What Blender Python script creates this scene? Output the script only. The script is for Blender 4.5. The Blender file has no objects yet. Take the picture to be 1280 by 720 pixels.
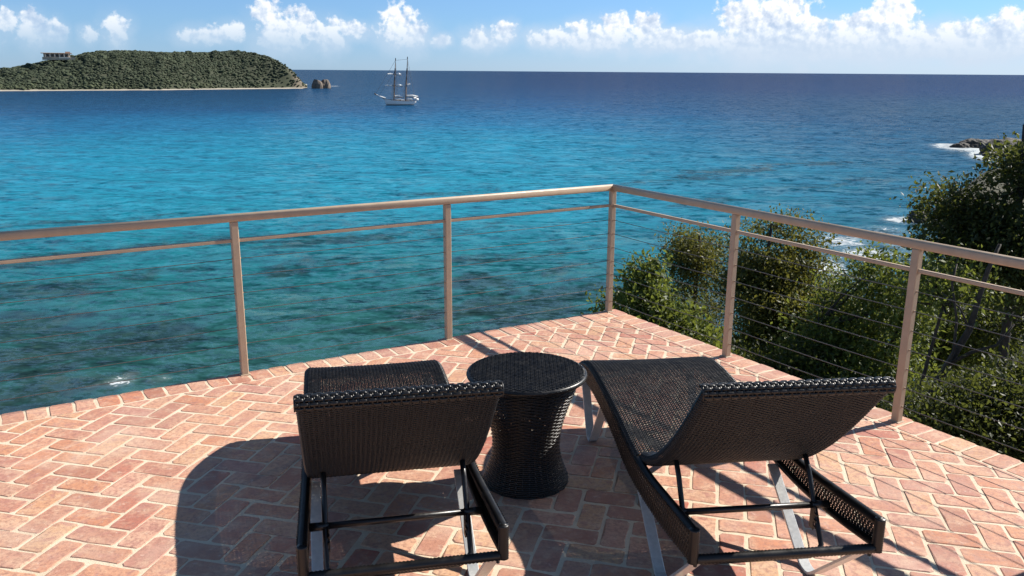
import bpy, bmesh, math, random
import numpy as np
from mathutils import Vector, Matrix

random.seed(7)
rng = np.random.default_rng(11)
scene = bpy.context.scene
col = scene.collection
R = math.radians

# ------------------------------------------------------------------ camera
EYE = 1.75                      # eye height above the terrace
FPX = 1070.0                    # focal length for a 1280 px wide frame
PITCH = math.atan(271.2 / FPX)
ROLL = 0.0072
SEA = EYE - 20.0                # sea level
up_c = np.array([math.sin(ROLL) * math.cos(PITCH), -math.cos(ROLL) * math.cos(PITCH), -math.sin(PITCH)])
fw_c = np.array([0, 0, 1.0]) - up_c * up_c[2]
fw_c /= np.linalg.norm(fw_c)
rt_c = np.cross(fw_c, up_c)
if rt_c[0] < 0:
    rt_c = -rt_c
M3 = np.array([rt_c, fw_c, up_c])          # camera coords (right, down, forward) -> world
cam_data = bpy.data.cameras.new('camera')
cam_data.sensor_width = 36
cam_data.lens = FPX / 1280 * 36
cam_data.clip_start = 0.05
cam_data.clip_end = 200000
cam = bpy.data.objects.new('camera', cam_data)
cx, cy, cz = M3[:, 0], -M3[:, 1], -M3[:, 2]
cam.matrix_world = Matrix(((cx[0], cy[0], cz[0], 0), (cx[1], cy[1], cz[1], 0), (cx[2], cy[2], cz[2], EYE), (0, 0, 0, 1)))
col.objects.link(cam)
scene.camera = cam


def ray(px, py):
    return M3 @ np.array([(px - 640) / FPX, (py - 360) / FPX, 1.0])


def at_z(px, py, z):                       # where a line of sight meets a level
    r = ray(px, py)
    return r * (z - EYE) / r[2] + np.array([0, 0, EYE])


def at_d(px, py, d):                       # a point d metres away (on the ground plan)
    r = ray(px, py)
    return r * d / math.hypot(r[0], r[1]) + np.array([0, 0, EYE])


def project(p):
    q = M3.T @ (np.asarray(p) - np.array([0, 0, EYE]))
    return 640 + FPX * q[0] / q[2], 360 + FPX * q[1] / q[2], q[2]


# ------------------------------------------------------------------ sun, sky, exposure
SUN_AZ, SUN_EL = R(26), R(36.4)            # azimuth from +X towards +Y
sun_dir = Vector((math.cos(SUN_AZ) * math.cos(SUN_EL), math.sin(SUN_AZ) * math.cos(SUN_EL), math.sin(SUN_EL)))
sl = bpy.data.lights.new('sun', 'SUN')
sl.energy = 5.0
sl.angle = R(0.53)
sl.color = (1.0, 0.94, 0.85)
so = bpy.data.objects.new('sun', sl)
so.rotation_euler = sun_dir.to_track_quat('Z', 'Y').to_euler()
so.location = (30, 15, 40)
col.objects.link(so)

scene.view_settings.view_transform = 'Standard'
scene.view_settings.look = 'None'
scene.view_settings.exposure = 0.70
scene.view_settings.gamma = 1
scene.view_settings.use_curve_mapping = False
scene.cycles.use_denoising = True
scene.cycles.sample_clamp_indirect = 6
scene.cycles.max_bounces = 5
scene.cycles.diffuse_bounces = 3
scene.cycles.glossy_bounces = 3
scene.cycles.transmission_bounces = 3
scene.cycles.transparent_max_bounces = 8

world = bpy.data.worlds.new('World')
scene.world = world
world.use_nodes = True
world.cycles.sampling_method = 'MANUAL'
world.cycles.sample_map_resolution = 256


class NT:
    """small helper to write node trees in order"""
    def __init__(self, tree):
        self.t = tree
        self.n = tree.nodes
        self.l = tree.links

    def node(self, kind, props=None, ins=None):
        nd = self.n.new(kind)
        for k, v in (props or {}).items():
            setattr(nd, k, v)
        for k, v in (ins or {}).items():
            s = nd.inputs[k]
            if hasattr(v, 'is_output') or isinstance(v, bpy.types.NodeSocket):
                self.l.new(v, s)
            else:
                s.default_value = v
        return nd

    def math(self, op, a, b=None, c=None, clamp=False):
        ins = {0: a}
        if b is not None:
            ins[1] = b
        if c is not None:
            ins[2] = c
        return self.node('ShaderNodeMath', {'operation': op, 'use_clamp': clamp}, ins).outputs[0]

    def vmath(self, op, a, b=None, out=0):
        ins = {0: a}
        if b is not None:
            ins[1] = b
        return self.node('ShaderNodeVectorMath', {'operation': op}, ins).outputs[out]

    def noise(self, vec, scale, detail=4, rough=0.55, dist=0.0, out='Fac', lac=2.0):
        nd = self.node('ShaderNodeTexNoise', {'noise_dimensions': '3D'}, {'Scale': scale, 'Detail': detail, 'Roughness': rough, 'Distortion': dist, 'Lacunarity': lac})
        if vec is not None:
            self.l.new(vec, nd.inputs['Vector'])
        return nd.outputs[out]

    def ss(self, x, lo, hi, a=0.0, b=1.0):
        return self.node('ShaderNodeMapRange', {'interpolation_type': 'SMOOTHSTEP'}, {'Value': x, 'From Min': lo, 'From Max': hi, 'To Min': a, 'To Max': b}).outputs[0]

    def mix(self, f, a, b, blend='MIX'):
        nd = self.node('ShaderNodeMix', {'data_type': 'RGBA', 'blend_type': blend})
        for idx, v in ((0, f), (6, a), (7, b)):
            if isinstance(v, bpy.types.NodeSocket):
                self.l.new(v, nd.inputs[idx])
            else:
                nd.inputs[idx].default_value = v
        return nd.outputs[2]

    def ramp(self, x, stops, interp='LINEAR'):
        nd = self.node('ShaderNodeValToRGB', None, {'Fac': x})
        cr = nd.color_ramp
        cr.interpolation = interp
        while len(cr.elements) < len(stops):
            cr.elements.new(0.5)
        for e, (p, c) in zip(cr.elements, stops):
            e.position = p
            e.color = (*c, 1) if len(c) == 3 else c
        return nd.outputs[0]


def build_world():
    w = NT(world.node_tree)
    w.n.clear()
    out = w.node('ShaderNodeOutputWorld')
    bg = w.node('ShaderNodeBackground', None, {'Strength': 0.06})
    w.l.new(bg.outputs[0], out.inputs[0])
    sky = w.node('ShaderNodeTexSky', {'sky_type': 'NISHITA', 'sun_disc': False, 'sun_elevation': SUN_EL, 'sun_rotation': math.pi / 2 - SUN_AZ,
                                      'altitude': 0.0, 'air_density': 1.0, 'dust_density': 0.0, 'ozone_density': 1.5})
    tc = w.node('ShaderNodeTexCoord')
    d = tc.outputs['Generated']
    sep = w.node('ShaderNodeSeparateXYZ', None, {0: d})
    x, y, z = sep.outputs
    az = w.math('ARCTAN2', x, y)
    el = w.math('ARCSINE', z)
    # cumulus: puffs at their bearing and elevation (radians), broken up by noise
    warp = w.noise(d, 34.0, 5, 0.6, out='Color')
    warp = w.vmath('SUBTRACT', warp, (0.5, 0.5, 0.5))
    wsep = w.node('ShaderNodeSeparateXYZ', None, {0: warp}).outputs
    azw = w.math('MULTIPLY_ADD', wsep[0], 0.022, az)
    elw = w.math('MULTIPLY_ADD', wsep[1], 0.013, el)
    comb = w.node('ShaderNodeCombineXYZ', None, {0: azw, 1: elw, 2: 0.0}).outputs[0]
    puffs = [(965, 25, 48, 30), (1000, 42, 34, 24), (930, 22, 28, 22), (960, 52, 66, 18), (1022, 56, 34, 16),
             (1070, 34, 30, 17), (1115, 16, 25, 18), (1105, 42, 48, 18), (1150, 50, 44, 14), (1203, 45, 40, 15), (1230, 44, 24, 14),
             (1256, 50, 44, 14), (1257, 25, 15, 13), (1040, 57, 64, 14), (1180, 61, 96, 12), (1290, 40, 44, 20), (1340, 50, 60, 18),
             (880, 50, 40, 10), (830, 48, 32, 11), (768, 35, 26, 18), (806, 33, 17, 18), (742, 50, 44, 12), (725, 35, 13, 11), (690, 48, 27, 10),
             (600, 48, 17, 12), (631, 40, 13, 11), (549, 50, 12, 6), (497, 29, 22, 22), (516, 43, 16, 15), (440, 37, 22, 9), (416, 42, 13, 18),
             (372, 33, 30, 19), (335, 16, 18, 17), (350, 44, 30, 18), (396, 42, 17, 13), (268, 44, 30, 9), (287, 39, 15, 10), (238, 47, 17, 8),
             (146, 40, 13, 17), (112, 43, 8, 8), (38, 27, 18, 13), (48, 40, 20, 13), (6, 25, 12, 11), (74, 38, 9, 12), (-60, 34, 40, 18), (-160, 40, 50, 16), (-280, 30, 44, 22)]
    field = None
    for px, py, rx, ry in puffs:
        r = ray(px, py)
        a0 = math.atan2(r[0], r[1])
        e0 = math.atan2(r[2], math.hypot(r[0], r[1]))
        k = math.cos(a0) / FPX
        v = w.vmath('SUBTRACT', comb, (a0, e0, 0))
        v = w.vmath('MULTIPLY', v, (1 / (rx * k * 1.15), 1 / (ry * 1.15 / FPX), 0))
        ln = w.vmath('LENGTH', v, out=1)
        f = w.math('SUBTRACT', 1.0, ln)
        field = f if field is None else w.node('ShaderNodeMath', {'operation': 'SMOOTH_MAX'}, {0: field, 1: f, 2: 0.25}).outputs[0]
    # elsewhere round the horizon the same kind of band goes on
    band = w.noise(d, 7.0, 3, 0.5)
    band = w.math('SUBTRACT', w.math('MULTIPLY', band, 3.2), 1.85)
    elb = w.math('MULTIPLY', w.math('ABSOLUTE', w.math('SUBTRACT', elw, 0.045)), 22.0)
    band = w.math('SUBTRACT', band, elb)
    away = w.ss(w.math('ABSOLUTE', az), 0.64, 0.8)
    band = w.math('ADD', w.math('MULTIPLY', band, away), w.math('MULTIPLY', w.math('SUBTRACT', 1.0, away), -2.0))
    field = w.math('MAXIMUM', field, band)
    n1 = w.noise(d, 88.0, 8, 0.56)
    dens = w.math('ADD', field, w.math('MULTIPLY', w.math('SUBTRACT', n1, 0.47), 2.1))
    alpha = w.ss(dens, 0.0, 0.45)
    lowfade = w.ss(el, 0.016, 0.058, 0.05, 1.0)
    leftthin = w.ss(az, -0.6, 0.15, 0.78, 0.96)
    alpha = w.math('MULTIPLY', w.math('MULTIPLY', alpha, lowfade), leftthin)
    # hazy far cloud that joins the heaps over the horizon
    nv_ = w.noise(d, 30.0, 5, 0.55)
    veil = w.ss(w.math('ADD', field, w.math('MULTIPLY', w.math('SUBTRACT', nv_, 0.5), 1.6)), -1.0, 0.35)
    veil = w.math('MULTIPLY', w.math('MULTIPLY', veil, w.ss(el, 0.075, 0.03)), w.ss(az, -0.5, 0.35, 0.26, 0.82))
    # billow relief: cloud facing the sun is brighter than cloud turned away
    off = Vector((0.9, 0.0, 0.75)).normalized() * 0.0045
    n2 = w.noise(w.vmath('ADD', d, tuple(off)), 88.0, 3, 0.56)
    n3 = w.noise(d, 24.0, 2, 0.5)
    n4 = w.noise(w.vmath('ADD', d, tuple(off * 2.5)), 24.0, 2, 0.5)
    rel2 = w.math('SUBTRACT', n3, n4)
    shade = w.math('ADD', w.math('MULTIPLY', w.math('SUBTRACT', n1, n2), 2.6), w.math('MULTIPLY', rel2, 2.4))
    shade = w.math('ADD', shade, w.ss(dens, 0.2, 1.5, 0.74, 0.50), clamp=True)
    ccol = w.ramp(shade, [(0.0, (5.6, 6.8, 8.8)), (0.5, (8.2, 9.0, 10.2)), (0.9, (11.6, 11.6, 11.6))])
    # the sky model is too yellow low down for this clear sea air: keep its gradient, shift the hue
    tint = w.ramp(w.math('MULTIPLY', el, 2.0), [(0.0, (0.46, 0.76, 1.56)), (0.10, (0.52, 0.82, 1.42)), (0.35, (0.72, 0.94, 1.24)), (0.9, (0.96, 1.0, 1.02))])
    skyc = w.mix(1.0, sky.outputs[0], tint, 'MULTIPLY')
    # humid air over the sea, brighter towards the sun
    mist = w.math('MULTIPLY', w.ss(el, 0.06, 0.0), w.ss(az, -0.35, 0.6, 0.0, 0.60))
    skyc = w.mix(mist, skyc, (7.2, 8.1, 9.0, 1))
    c = w.mix(veil, skyc, (6.8, 7.9, 9.4, 1))
    c = w.mix(alpha, c, ccol)
    w.l.new(c, bg.inputs['Color'])


build_world()

# ------------------------------------------------------------------ material and mesh helpers
MATS = {}


def new_mat(name):
    m = bpy.data.materials.new(name)
    m.use_nodes = True
    t = NT(m.node_tree)
    t.n.clear()
    out = t.node('ShaderNodeOutputMaterial')
    p = t.node('ShaderNodeBsdfPrincipled')
    t.l.new(p.outputs[0], out.inputs[0])
    MATS[name] = m
    t.out = out
    return m, t, p


def simple_mat(name, c, rough=0.5, metal=0.0, var=0.12, scale=30, bump=0.0, spec=0.5, bscale=200):
    m, t, p = new_mat(name)
    tc = t.node('ShaderNodeTexCoord').outputs['Object']
    n = t.noise(tc, scale, 5, 0.6)
    lo = tuple(max(0, v * (1 - var)) for v in c)
    hi = tuple(min(1, v * (1 + var)) for v in c)
    t.l.new(t.ramp(n, [(0.3, lo), (0.7, hi)]), p.inputs['Base Color'])
    rr = t.ss(t.noise(tc, scale * 2.3, 3), 0.3, 0.7, rough * 0.85, min(1, rough * 1.15))
    t.l.new(rr, p.inputs['Roughness'])
    p.inputs['Metallic'].default_value = metal
    p.inputs['Specular IOR Level'].default_value = spec
    if bump:
        b = t.node('ShaderNodeBump', None, {'Strength': bump, 'Distance': 0.004, 'Height': t.noise(tc, bscale, 4)})
        t.l.new(b.outputs[0], p.inputs['Normal'])
    return m


def mesh_np(name, V, F, mat=None, parent=None, smooth=False, attrs=None):
    """V (n,3); F list of (k,4) / (k,3) index arrays"""
    me = bpy.data.meshes.new(name)
    V = np.asarray(V, dtype=np.float32).reshape(-1, 3)
    Fs = [np.asarray(f, dtype=np.int32) for f in (F if isinstance(F, list) else [F]) if len(f)]
    nl = sum(f.size for f in Fs)
    npoly = sum(len(f) for f in Fs)
    me.vertices.add(len(V))
    me.vertices.foreach_set('co', V.ravel())
    me.loops.add(nl)
    me.loops.foreach_set('vertex_index', np.concatenate([f.ravel() for f in Fs]))
    me.polygons.add(npoly)
    tot = np.concatenate([np.full(len(f), f.shape[1], dtype=np.int32) for f in Fs])
    start = np.concatenate([[0], np.cumsum(tot)[:-1]]).astype(np.int32)
    me.polygons.foreach_set('loop_start', start)
    me.polygons.foreach_set('loop_total', tot)
    me.polygons.foreach_set('use_smooth', np.full(npoly, bool(smooth)))
    for an, (dom, typ, data) in (attrs or {}).items():
        a = me.attributes.new(an, typ, dom)
        a.data.foreach_set('color' if 'COLOR' in typ else 'value', np.asarray(data, dtype=np.float32).ravel())
    me.update(calc_edges=True)
    me.validate()
    if mat:
        me.materials.append(mat if not isinstance(mat, str) else MATS[mat])
    o = bpy.data.objects.new(name, me)
    col.objects.link(o)
    if parent:
        o.parent = parent
    return o


class MB:
    """collects shapes that make up ONE part"""
    def __init__(self):
        self.v = []
        self.q = []
        self.t = []
        self.n = 0

    def add(self, V, Q=None, T=None):
        V = np.asarray(V, dtype=float).reshape(-1, 3)
        if Q is not None and len(Q):
            self.q.append(np.asarray(Q) + self.n)
        if T is not None and len(T):
            self.t.append(np.asarray(T) + self.n)
        self.v.append(V)
        self.n += len(V)
        return self

    def box(self, c, s, rz=0.0, bev=0.0):
        hx, hy, hz = s[0] / 2, s[1] / 2, s[2] / 2
        b = bev
        if b <= 0:
            V = np.array([(x, y, z) for z in (-hz, hz) for x, y in ((-hx, -hy), (hx, -hy), (hx, hy), (-hx, hy))])
            Q = [(0, 3, 2, 1), (4, 5, 6, 7), (0, 1, 5, 4), (1, 2, 6, 5), (2, 3, 7, 6), (3, 0, 4, 7)]
        else:
            oc = [(-hx + b, -hy), (hx - b, -hy), (hx, -hy + b), (hx, hy - b), (hx - b, hy), (-hx + b, hy), (-hx, hy - b), (-hx, -hy + b)]
            ic = [(x * (1 - b / max(hx, 1e-6)), y * (1 - b / max(hy, 1e-6))) for x, y in oc]
            V = [(x, y, -hz) for x, y in ic] + [(x, y, -hz + b) for x, y in oc] + [(x, y, hz - b) for x, y in oc] + [(x, y, hz) for x, y in ic]
            V = np.array(V)
            Q = []
            for r in range(3):
                for k in range(8):
                    Q.append((r * 8 + k, r * 8 + (k + 1) % 8, r * 8 + 8 + (k + 1) % 8, r * 8 + 8 + k))
            for base, rev in ((0, True), (24, False)):
                for qd in ((0, 1, 2, 3), (0, 3, 4, 7), (4, 5, 6, 7)):
                    qq = [base + i for i in qd]
                    Q.append(tuple(reversed(qq)) if rev else tuple(qq))
        ca, sa = math.cos(rz), math.sin(rz)
        V = np.stack([V[:, 0] * ca - V[:, 1] * sa, V[:, 0] * sa + V[:, 1] * ca, V[:, 2]], 1) + np.asarray(c)
        return self.add(V, Q)

    def tube(self, P, r, sides=8, cap=True, flat=None, upv=None):
        """swept tube along points; r scalar or list; flat=(a,b) makes a rounded-rectangle bar of those half sizes"""
        P = np.asarray(P, dtype=float)
        n = len(P)
        rr = np.full(n, r) if np.isscalar(r) else np.asarray(r, dtype=float)
        T = np.gradient(P, axis=0)
        T /= np.linalg.norm(T, axis=1)[:, None] + 1e-12
        u = np.asarray(upv if upv is not None else ((0, 0, 1) if abs(T[0][2]) < 0.9 else (1, 0, 0)), dtype=float)
        A = np.zeros_like(P)
        Bn = np.zeros_like(P)
        for i in range(n):
            a = np.cross(T[i], u)
            la = np.linalg.norm(a)
            a = a / la if la > 1e-6 else np.array([1.0, 0, 0])
            b = np.cross(a, T[i])
            A[i], Bn[i] = a, b
            if upv is None:
                u = b
        if flat:
            fa, fb = flat
            k = min(fa, fb) * 0.35
            prof = [(fa - k, -fb), (fa, -fb + k), (fa, fb - k), (fa - k, fb), (-fa + k, fb), (-fa, fb - k), (-fa, -fb + k), (-fa + k, -fb)]
            sides = 8
        else:
            prof = [(math.cos(2 * math.pi * k / sides), math.sin(2 * math.pi * k / sides)) for k in range(sides)]
        V = np.zeros((n, sides, 3))
        for k, (pa, pb) in enumerate(prof):
            s = rr[:, None] if not flat else 1.0
            V[:, k] = P + A * pa * s + Bn * pb * s
        Q = []
        for i in range(n - 1):
            for k in range(sides):
                k2 = (k + 1) % sides
                Q.append((i * sides + k, i * sides + k2, (i + 1) * sides + k2, (i + 1) * sides + k))
        T_ = []
        Vf = V.reshape(-1, 3)
        if cap:
            c0, c1 = len(Vf), len(Vf) + 1
            Vf = np.vstack([Vf, P[0], P[-1]])
            for k in range(sides):
                k2 = (k + 1) % sides
                T_.append((c0, k2, k))
                T_.append((c1, (n - 1) * sides + k, (n - 1) * sides + k2))
        return self.add(Vf, Q, T_)

    def build(self, name, mat, parent=None, smooth=False, attrs=None):
        F = []
        if self.q:
            F.append(np.concatenate(self.q))
        if self.t:
            F.append(np.concatenate(self.t))
        return mesh_np(name, np.concatenate(self.v), F, mat, parent, smooth, attrs)


def empty(name, loc=(0, 0, 0), rz=0.0):
    o = bpy.data.objects.new(name, None)
    o.location = loc
    o.rotation_euler = (0, 0, rz)
    o.empty_display_size = 0.2
    col.objects.link(o)
    return o


def tag(o, label, cat, group=None):
    o['label'] = label
    o['category'] = cat
    if group:
        o['group'] = group
    return o


def structure(o):
    o['kind'] = 'structure'
    return o


def stuff(o):
    o['kind'] = 'stuff'
    return o


def copy_tree(o, parent=None):
    c = o.copy()
    col.objects.link(c)
    c.parent = parent
    for ch in list(o.children):
        copy_tree(ch, c)
    return c


# value noise for shaping terrain and sea patches
_perm = rng.random((256, 256))


def vnoise(x, y):
    xi, yi = np.floor(x).astype(int), np.floor(y).astype(int)
    fx, fy = x - xi, y - yi
    fx, fy = fx * fx * (3 - 2 * fx), fy * fy * (3 - 2 * fy)
    g = lambda a, b: _perm[a % 256, b % 256]
    return (g(xi, yi) * (1 - fx) + g(xi + 1, yi) * fx) * (1 - fy) + (g(xi, yi + 1) * (1 - fx) + g(xi + 1, yi + 1) * fx) * fy


def fbm(x, y, oct=4):
    s, a, t = 0, 0.5, 0
    for i in range(oct):
        s = s + a * vnoise(x * 2 ** i + 17.3 * i, y * 2 ** i + 9.1 * i)
        t += a
        a *= 0.5
    return s / t


def sstep(x, a, b):
    t = np.clip((x - a) / (b - a), 0, 1)
    return t * t * (3 - 2 * t)


# ------------------------------------------------------------------ layout of the terrace
D1 = np.array([0.8506, 0.5258])            # along the sea-side railing, left to corner
D2 = np.array([0.5258, -0.8506])           # along the right-hand railing, corner towards us
M1 = np.array([-0.5258, 0.8506])           # outward normals
M2 = np.array([0.8506, 0.5258])
PC = np.array([0.728, 6.205])              # corner post
EDGE = PC + M1 * 0.04 + M2 * 0.09          # outer corner of the paving


def deck(a, b, z=0.0):                     # a: back along the sea edge, b: along the right edge
    p = EDGE - D1 * a + D2 * b
    return np.array([p[0], p[1], z])


def xy_to_deck(x, y):
    v = np.array([x, y]) - EDGE
    return -(v @ D1), v @ D2


# ------------------------------------------------------------------ materials
def make_materials():
    # brick: per-piece tone + mottling, pits, lime bloom
    m, t, p = new_mat('brick')
    tc = t.node('ShaderNodeNewGeometry').outputs['Position']
    oi = t.node('ShaderNodeObjectInfo').outputs['Random']
    at = t.node('ShaderNodeAttribute', {'attribute_name': 'tone'}).outputs['Fac']
    rnd = t.math('FRACT', t.math('ADD', t.math('MULTIPLY', oi, 7.31), at))
    base = t.ramp(rnd, [(0.0, (0.40, 0.175, 0.115)), (0.12, (0.62, 0.335, 0.215)), (0.26, (0.48, 0.235, 0.165)), (0.40, (0.68, 0.42, 0.27)),
                        (0.52, (0.55, 0.235, 0.135)), (0.66, (0.64, 0.40, 0.23)), (0.78, (0.52, 0.29, 0.225)), (0.86, (0.44, 0.145, 0.095)), (0.93, (0.64, 0.385, 0.275)), (1.0, (0.57, 0.285, 0.18))])
    rnd2 = t.math('FRACT', t.math('MULTIPLY', rnd, 13.7))
    offv = t.node('ShaderNodeCombineXYZ', None, {0: t.math('MULTIPLY', rnd, 40.0), 1: t.math('MULTIPLY', rnd2, 23.0), 2: 0.0}).outputs[0]
    vec = t.vmath('ADD', tc, offv)
    n1 = t.noise(vec, 13.0, 4, 0.62)
    c = t.mix(t.ss(n1, 0.44, 0.68, 0, 0.6), base, (0.68, 0.48, 0.33, 1))
    n1b = t.noise(t.vmath('ADD', vec, (31.0, 7.0, 0.0)), 17.0, 4, 0.6, 0.6)
    c = t.mix(t.ss(n1b, 0.50, 0.68, 0, 0.85), c, (0.46, 0.23, 0.18, 1))
    n2 = t.noise(vec, 55.0, 5, 0.7)
    c = t.mix(t.ss(n2, 0.32, 0.58, 0.7, 0.0), c, (0.33, 0.16, 0.12, 1))
    n3 = t.noise(vec, 150.0, 3, 0.7)
    c = t.mix(t.ss(n3, 0.66, 0.75, 0, 0.75), c, (0.20, 0.10, 0.08, 1))
    st = t.noise(t.vmath('ADD', tc, (5.0, 3.0, 0.0)), 1.3, 6, 0.62)
    c = t.mix(t.ss(st, 0.48, 0.70, 0, 0.34), c, (0.30, 0.17, 0.13, 1))
    n4 = t.noise(tc, 2.2, 5, 0.6)
    c = t.mix(t.ss(n4, 0.45, 0.75, 0, 0.4), c, (0.70, 0.56, 0.44, 1))
    n5 = t.noise(vec, 28.0, 4, 0.65)
    c = t.mix(t.ss(n5, 0.58, 0.72, 0, 0.45), c, (0.72, 0.58, 0.46, 1))
    c = t.mix(1.0, c, (1.0, 0.96, 0.95, 1), 'MULTIPLY')
    t.l.new(c, p.inputs['Base Color'])
    t.l.new(t.ss(n2, 0.3, 0.7, 0.55, 0.85), p.inputs['Roughness'])
    p.inputs['Specular IOR Level'].default_value = 0.35
    pit = t.ss(n3, 0.60, 0.75, 1.0, 0.0)
    h = t.math('ADD', t.math('MULTIPLY', n2, 0.7), t.math('MULTIPLY', pit, 0.6))
    b = t.node('ShaderNodeBump', None, {'Strength': 0.5, 'Distance': 0.004, 'Height': h})
    t.l.new(b.outputs[0], p.inputs['Normal'])
    # mortar
    m, t, p = new_mat('mortar')
    tc = t.node('ShaderNodeNewGeometry').outputs['Position']
    n1 = t.noise(tc, 5.0, 6, 0.7)
    n2 = t.noise(tc, 120.0, 4, 0.7)
    c = t.ramp(n1, [(0.25, (0.52, 0.39, 0.28)), (0.5, (0.68, 0.56, 0.41)), (0.75, (0.78, 0.68, 0.52))])
    c = t.mix(t.ss(n2, 0.55, 0.75, 0, 0.4), c, (0.44, 0.33, 0.24, 1))
    t.l.new(c, p.inputs['Base Color'])
    p.inputs['Roughness'].default_value = 0.9
    b = t.node('ShaderNodeBump', None, {'Strength': 0.6, 'Distance': 0.004, 'Height': n2})
    t.l.new(b.outputs[0], p.inputs['Normal'])
    # dark synthetic wicker
    m, t, p = new_mat('wicker')
    tc = t.node('ShaderNodeTexCoord').outputs['Object']
    n1 = t.noise(tc, 24.0, 4, 0.6)
    n2 = t.noise(tc, 260.0, 2, 0.5)
    c = t.ramp(n1, [(0.3, (0.006, 0.0055, 0.0054)), (0.7, (0.0125, 0.0115, 0.0112))])
    c = t.mix(t.ss(n2, 0.5, 0.8, 0, 0.25), c, (0.026, 0.024, 0.023, 1))
    t.l.new(c, p.inputs['Base Color'])
    t.l.new(t.ss(n1, 0.3, 0.7, 0.30, 0.46), p.inputs['Roughness'])
    p.inputs['Specular IOR Level'].default_value = 0.5
    simple_mat('black_tube', (0.014, 0.013, 0.013), 0.35, 0.0, 0.3, 40)
    simple_mat('brushed_metal', (0.58, 0.58, 0.56), 0.36, 0.25, 0.10, 60, bump=0.1, bscale=400)
    simple_mat('rail_paint', (0.46, 0.34, 0.235), 0.5, 0.0, 0.08, 14, bump=0.05, bscale=120)
    simple_mat('steel_cable', (0.10, 0.095, 0.09), 0.4, 0.3, 0.15, 60)
    simple_mat('dark_rubber', (0.02, 0.02, 0.02), 0.7)
    simple_mat('concrete', (0.40, 0.36, 0.31), 0.9, 0, 0.2, 6, bump=0.5, bscale=60)
    # trees
    for nm, a, b_, tr in (('leaf_olive', (0.042, 0.052, 0.014), (0.14, 0.14, 0.034), (0.22, 0.21, 0.035)),
                          ('leaf_fresh', (0.034, 0.056, 0.014), (0.11, 0.14, 0.030), (0.24, 0.28, 0.045)),
                          ('leaf_dark', (0.016, 0.026, 0.009), (0.050, 0.062, 0.018), (0.15, 0.17, 0.03)),
                          ('leaf_sunlit', (0.05, 0.075, 0.016), (0.14, 0.17, 0.035), (0.34, 0.38, 0.05))):  # last one: sunlit look painted in as a lighter leaf colour
        m, t, p = new_mat(nm)
        at = t.node('ShaderNodeAttribute', {'attribute_name': 'tone'}).outputs['Fac']
        c = t.ramp(at, [(0.0, a), (0.85, b_), (1.0, tuple(min(1, v * 1.5) for v in b_))])
        t.l.new(c, p.inputs['Base Color'])
        p.inputs['Roughness'].default_value = 0.5
        p.inputs['Specular IOR Level'].default_value = 0.3
        tl = t.node('ShaderNodeBsdfTranslucent', None, {'Color': (*tr, 1)})
        mx = t.node('ShaderNodeMixShader', None, {0: 0.36})
        t.l.new(p.outputs[0], mx.inputs[1])
        t.l.new(tl.outputs[0], mx.inputs[2])
        t.l.new(mx.outputs[0], t.out.inputs[0])
    simple_mat('bark', (0.040, 0.032, 0.026), 0.85, 0, 0.35, 12, bump=0.6, bscale=40)
    # hillside and island
    m, t, p = new_mat('hillside')
    g = t.node('ShaderNodeNewGeometry')
    pos = g.outputs['Position']
    zz = t.node('ShaderNodeSeparateXYZ', None, {0: pos}).outputs[2]
    n1 = t.noise(pos, 0.8, 6, 0.65)
    soil = t.ramp(n1, [(0.3, (0.045, 0.05, 0.022)), (0.55, (0.08, 0.075, 0.04)), (0.75, (0.12, 0.095, 0.065))])
    rock = t.ramp(n1, [(0.3, (0.028, 0.025, 0.022)), (0.7, (0.085, 0.075, 0.065))])
    c = t.mix(t.ss(t.math('ADD', zz, t.math('MULTIPLY', n1, 2.0)), SEA + 2.2, SEA + 4.0), rock, soil)
    t.l.new(c, p.inputs['Base Color'])
    p.inputs['Roughness'].default_value = 0.9
    b = t.node('ShaderNodeBump', None, {'Strength': 0.8, 'Distance': 0.3, 'Height': t.noise(pos, 2.5, 6, 0.7)})
    t.l.new(b.outputs[0], p.inputs['Normal'])
    m, t, p = new_mat('island_ground')
    pos = t.node('ShaderNodeNewGeometry').outputs['Position']
    zz = t.node('ShaderNodeSeparateXYZ', None, {0: pos}).outputs[2]
    n1 = t.noise(pos, 0.06, 6, 0.65)
    veg = t.ramp(n1, [(0.3, (0.032, 0.042, 0.022)), (0.7, (0.06, 0.066, 0.038))])
    rk = t.ramp(t.noise(pos, 0.22, 6, 0.7), [(0.35, (0.085, 0.075, 0.055)), (0.7, (0.20, 0.165, 0.12))])
    at = t.node('ShaderNodeAttribute', {'attribute_name': 'cliff'}).outputs['Fac']
    c = t.mix(t.ss(t.math('ADD', at, t.math('MULTIPLY', n1, 0.5)), 0.55, 0.85), veg, rk)
    c = t.mix(t.ss(t.math('ADD', zz, t.math('MULTIPLY', n1, 1.2)), SEA + 1.9, SEA + 1.2), c, (0.40, 0.36, 0.29, 1))
    t.l.new(c, p.inputs['Base Color'])
    p.inputs['Roughness'].default_value = 0.95
    m, t, p = new_mat('island_scrub')
    at = t.node('ShaderNodeAttribute', {'attribute_name': 'tone'}).outputs['Fac']
    c = t.ramp(at, [(0.0, (0.028, 0.040, 0.020)), (0.6, (0.050, 0.066, 0.032)), (1.0, (0.086, 0.100, 0.048))])
    t.l.new(c, p.inputs['Base Color'])
    p.inputs['Roughness'].default_value = 0.9
    m, t, p = new_mat('sea_rock')
    pos = t.node('ShaderNodeNewGeometry').outputs['Position']
    n1 = t.noise(pos, 0.5, 7, 0.7)
    t.l.new(t.ramp(n1, [(0.3, (0.020, 0.018, 0.017)), (0.55, (0.055, 0.048, 0.043)), (0.75, (0.12, 0.10, 0.085))]), p.inputs['Base Color'])
    p.inputs['Roughness'].default_value = 0.75
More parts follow.
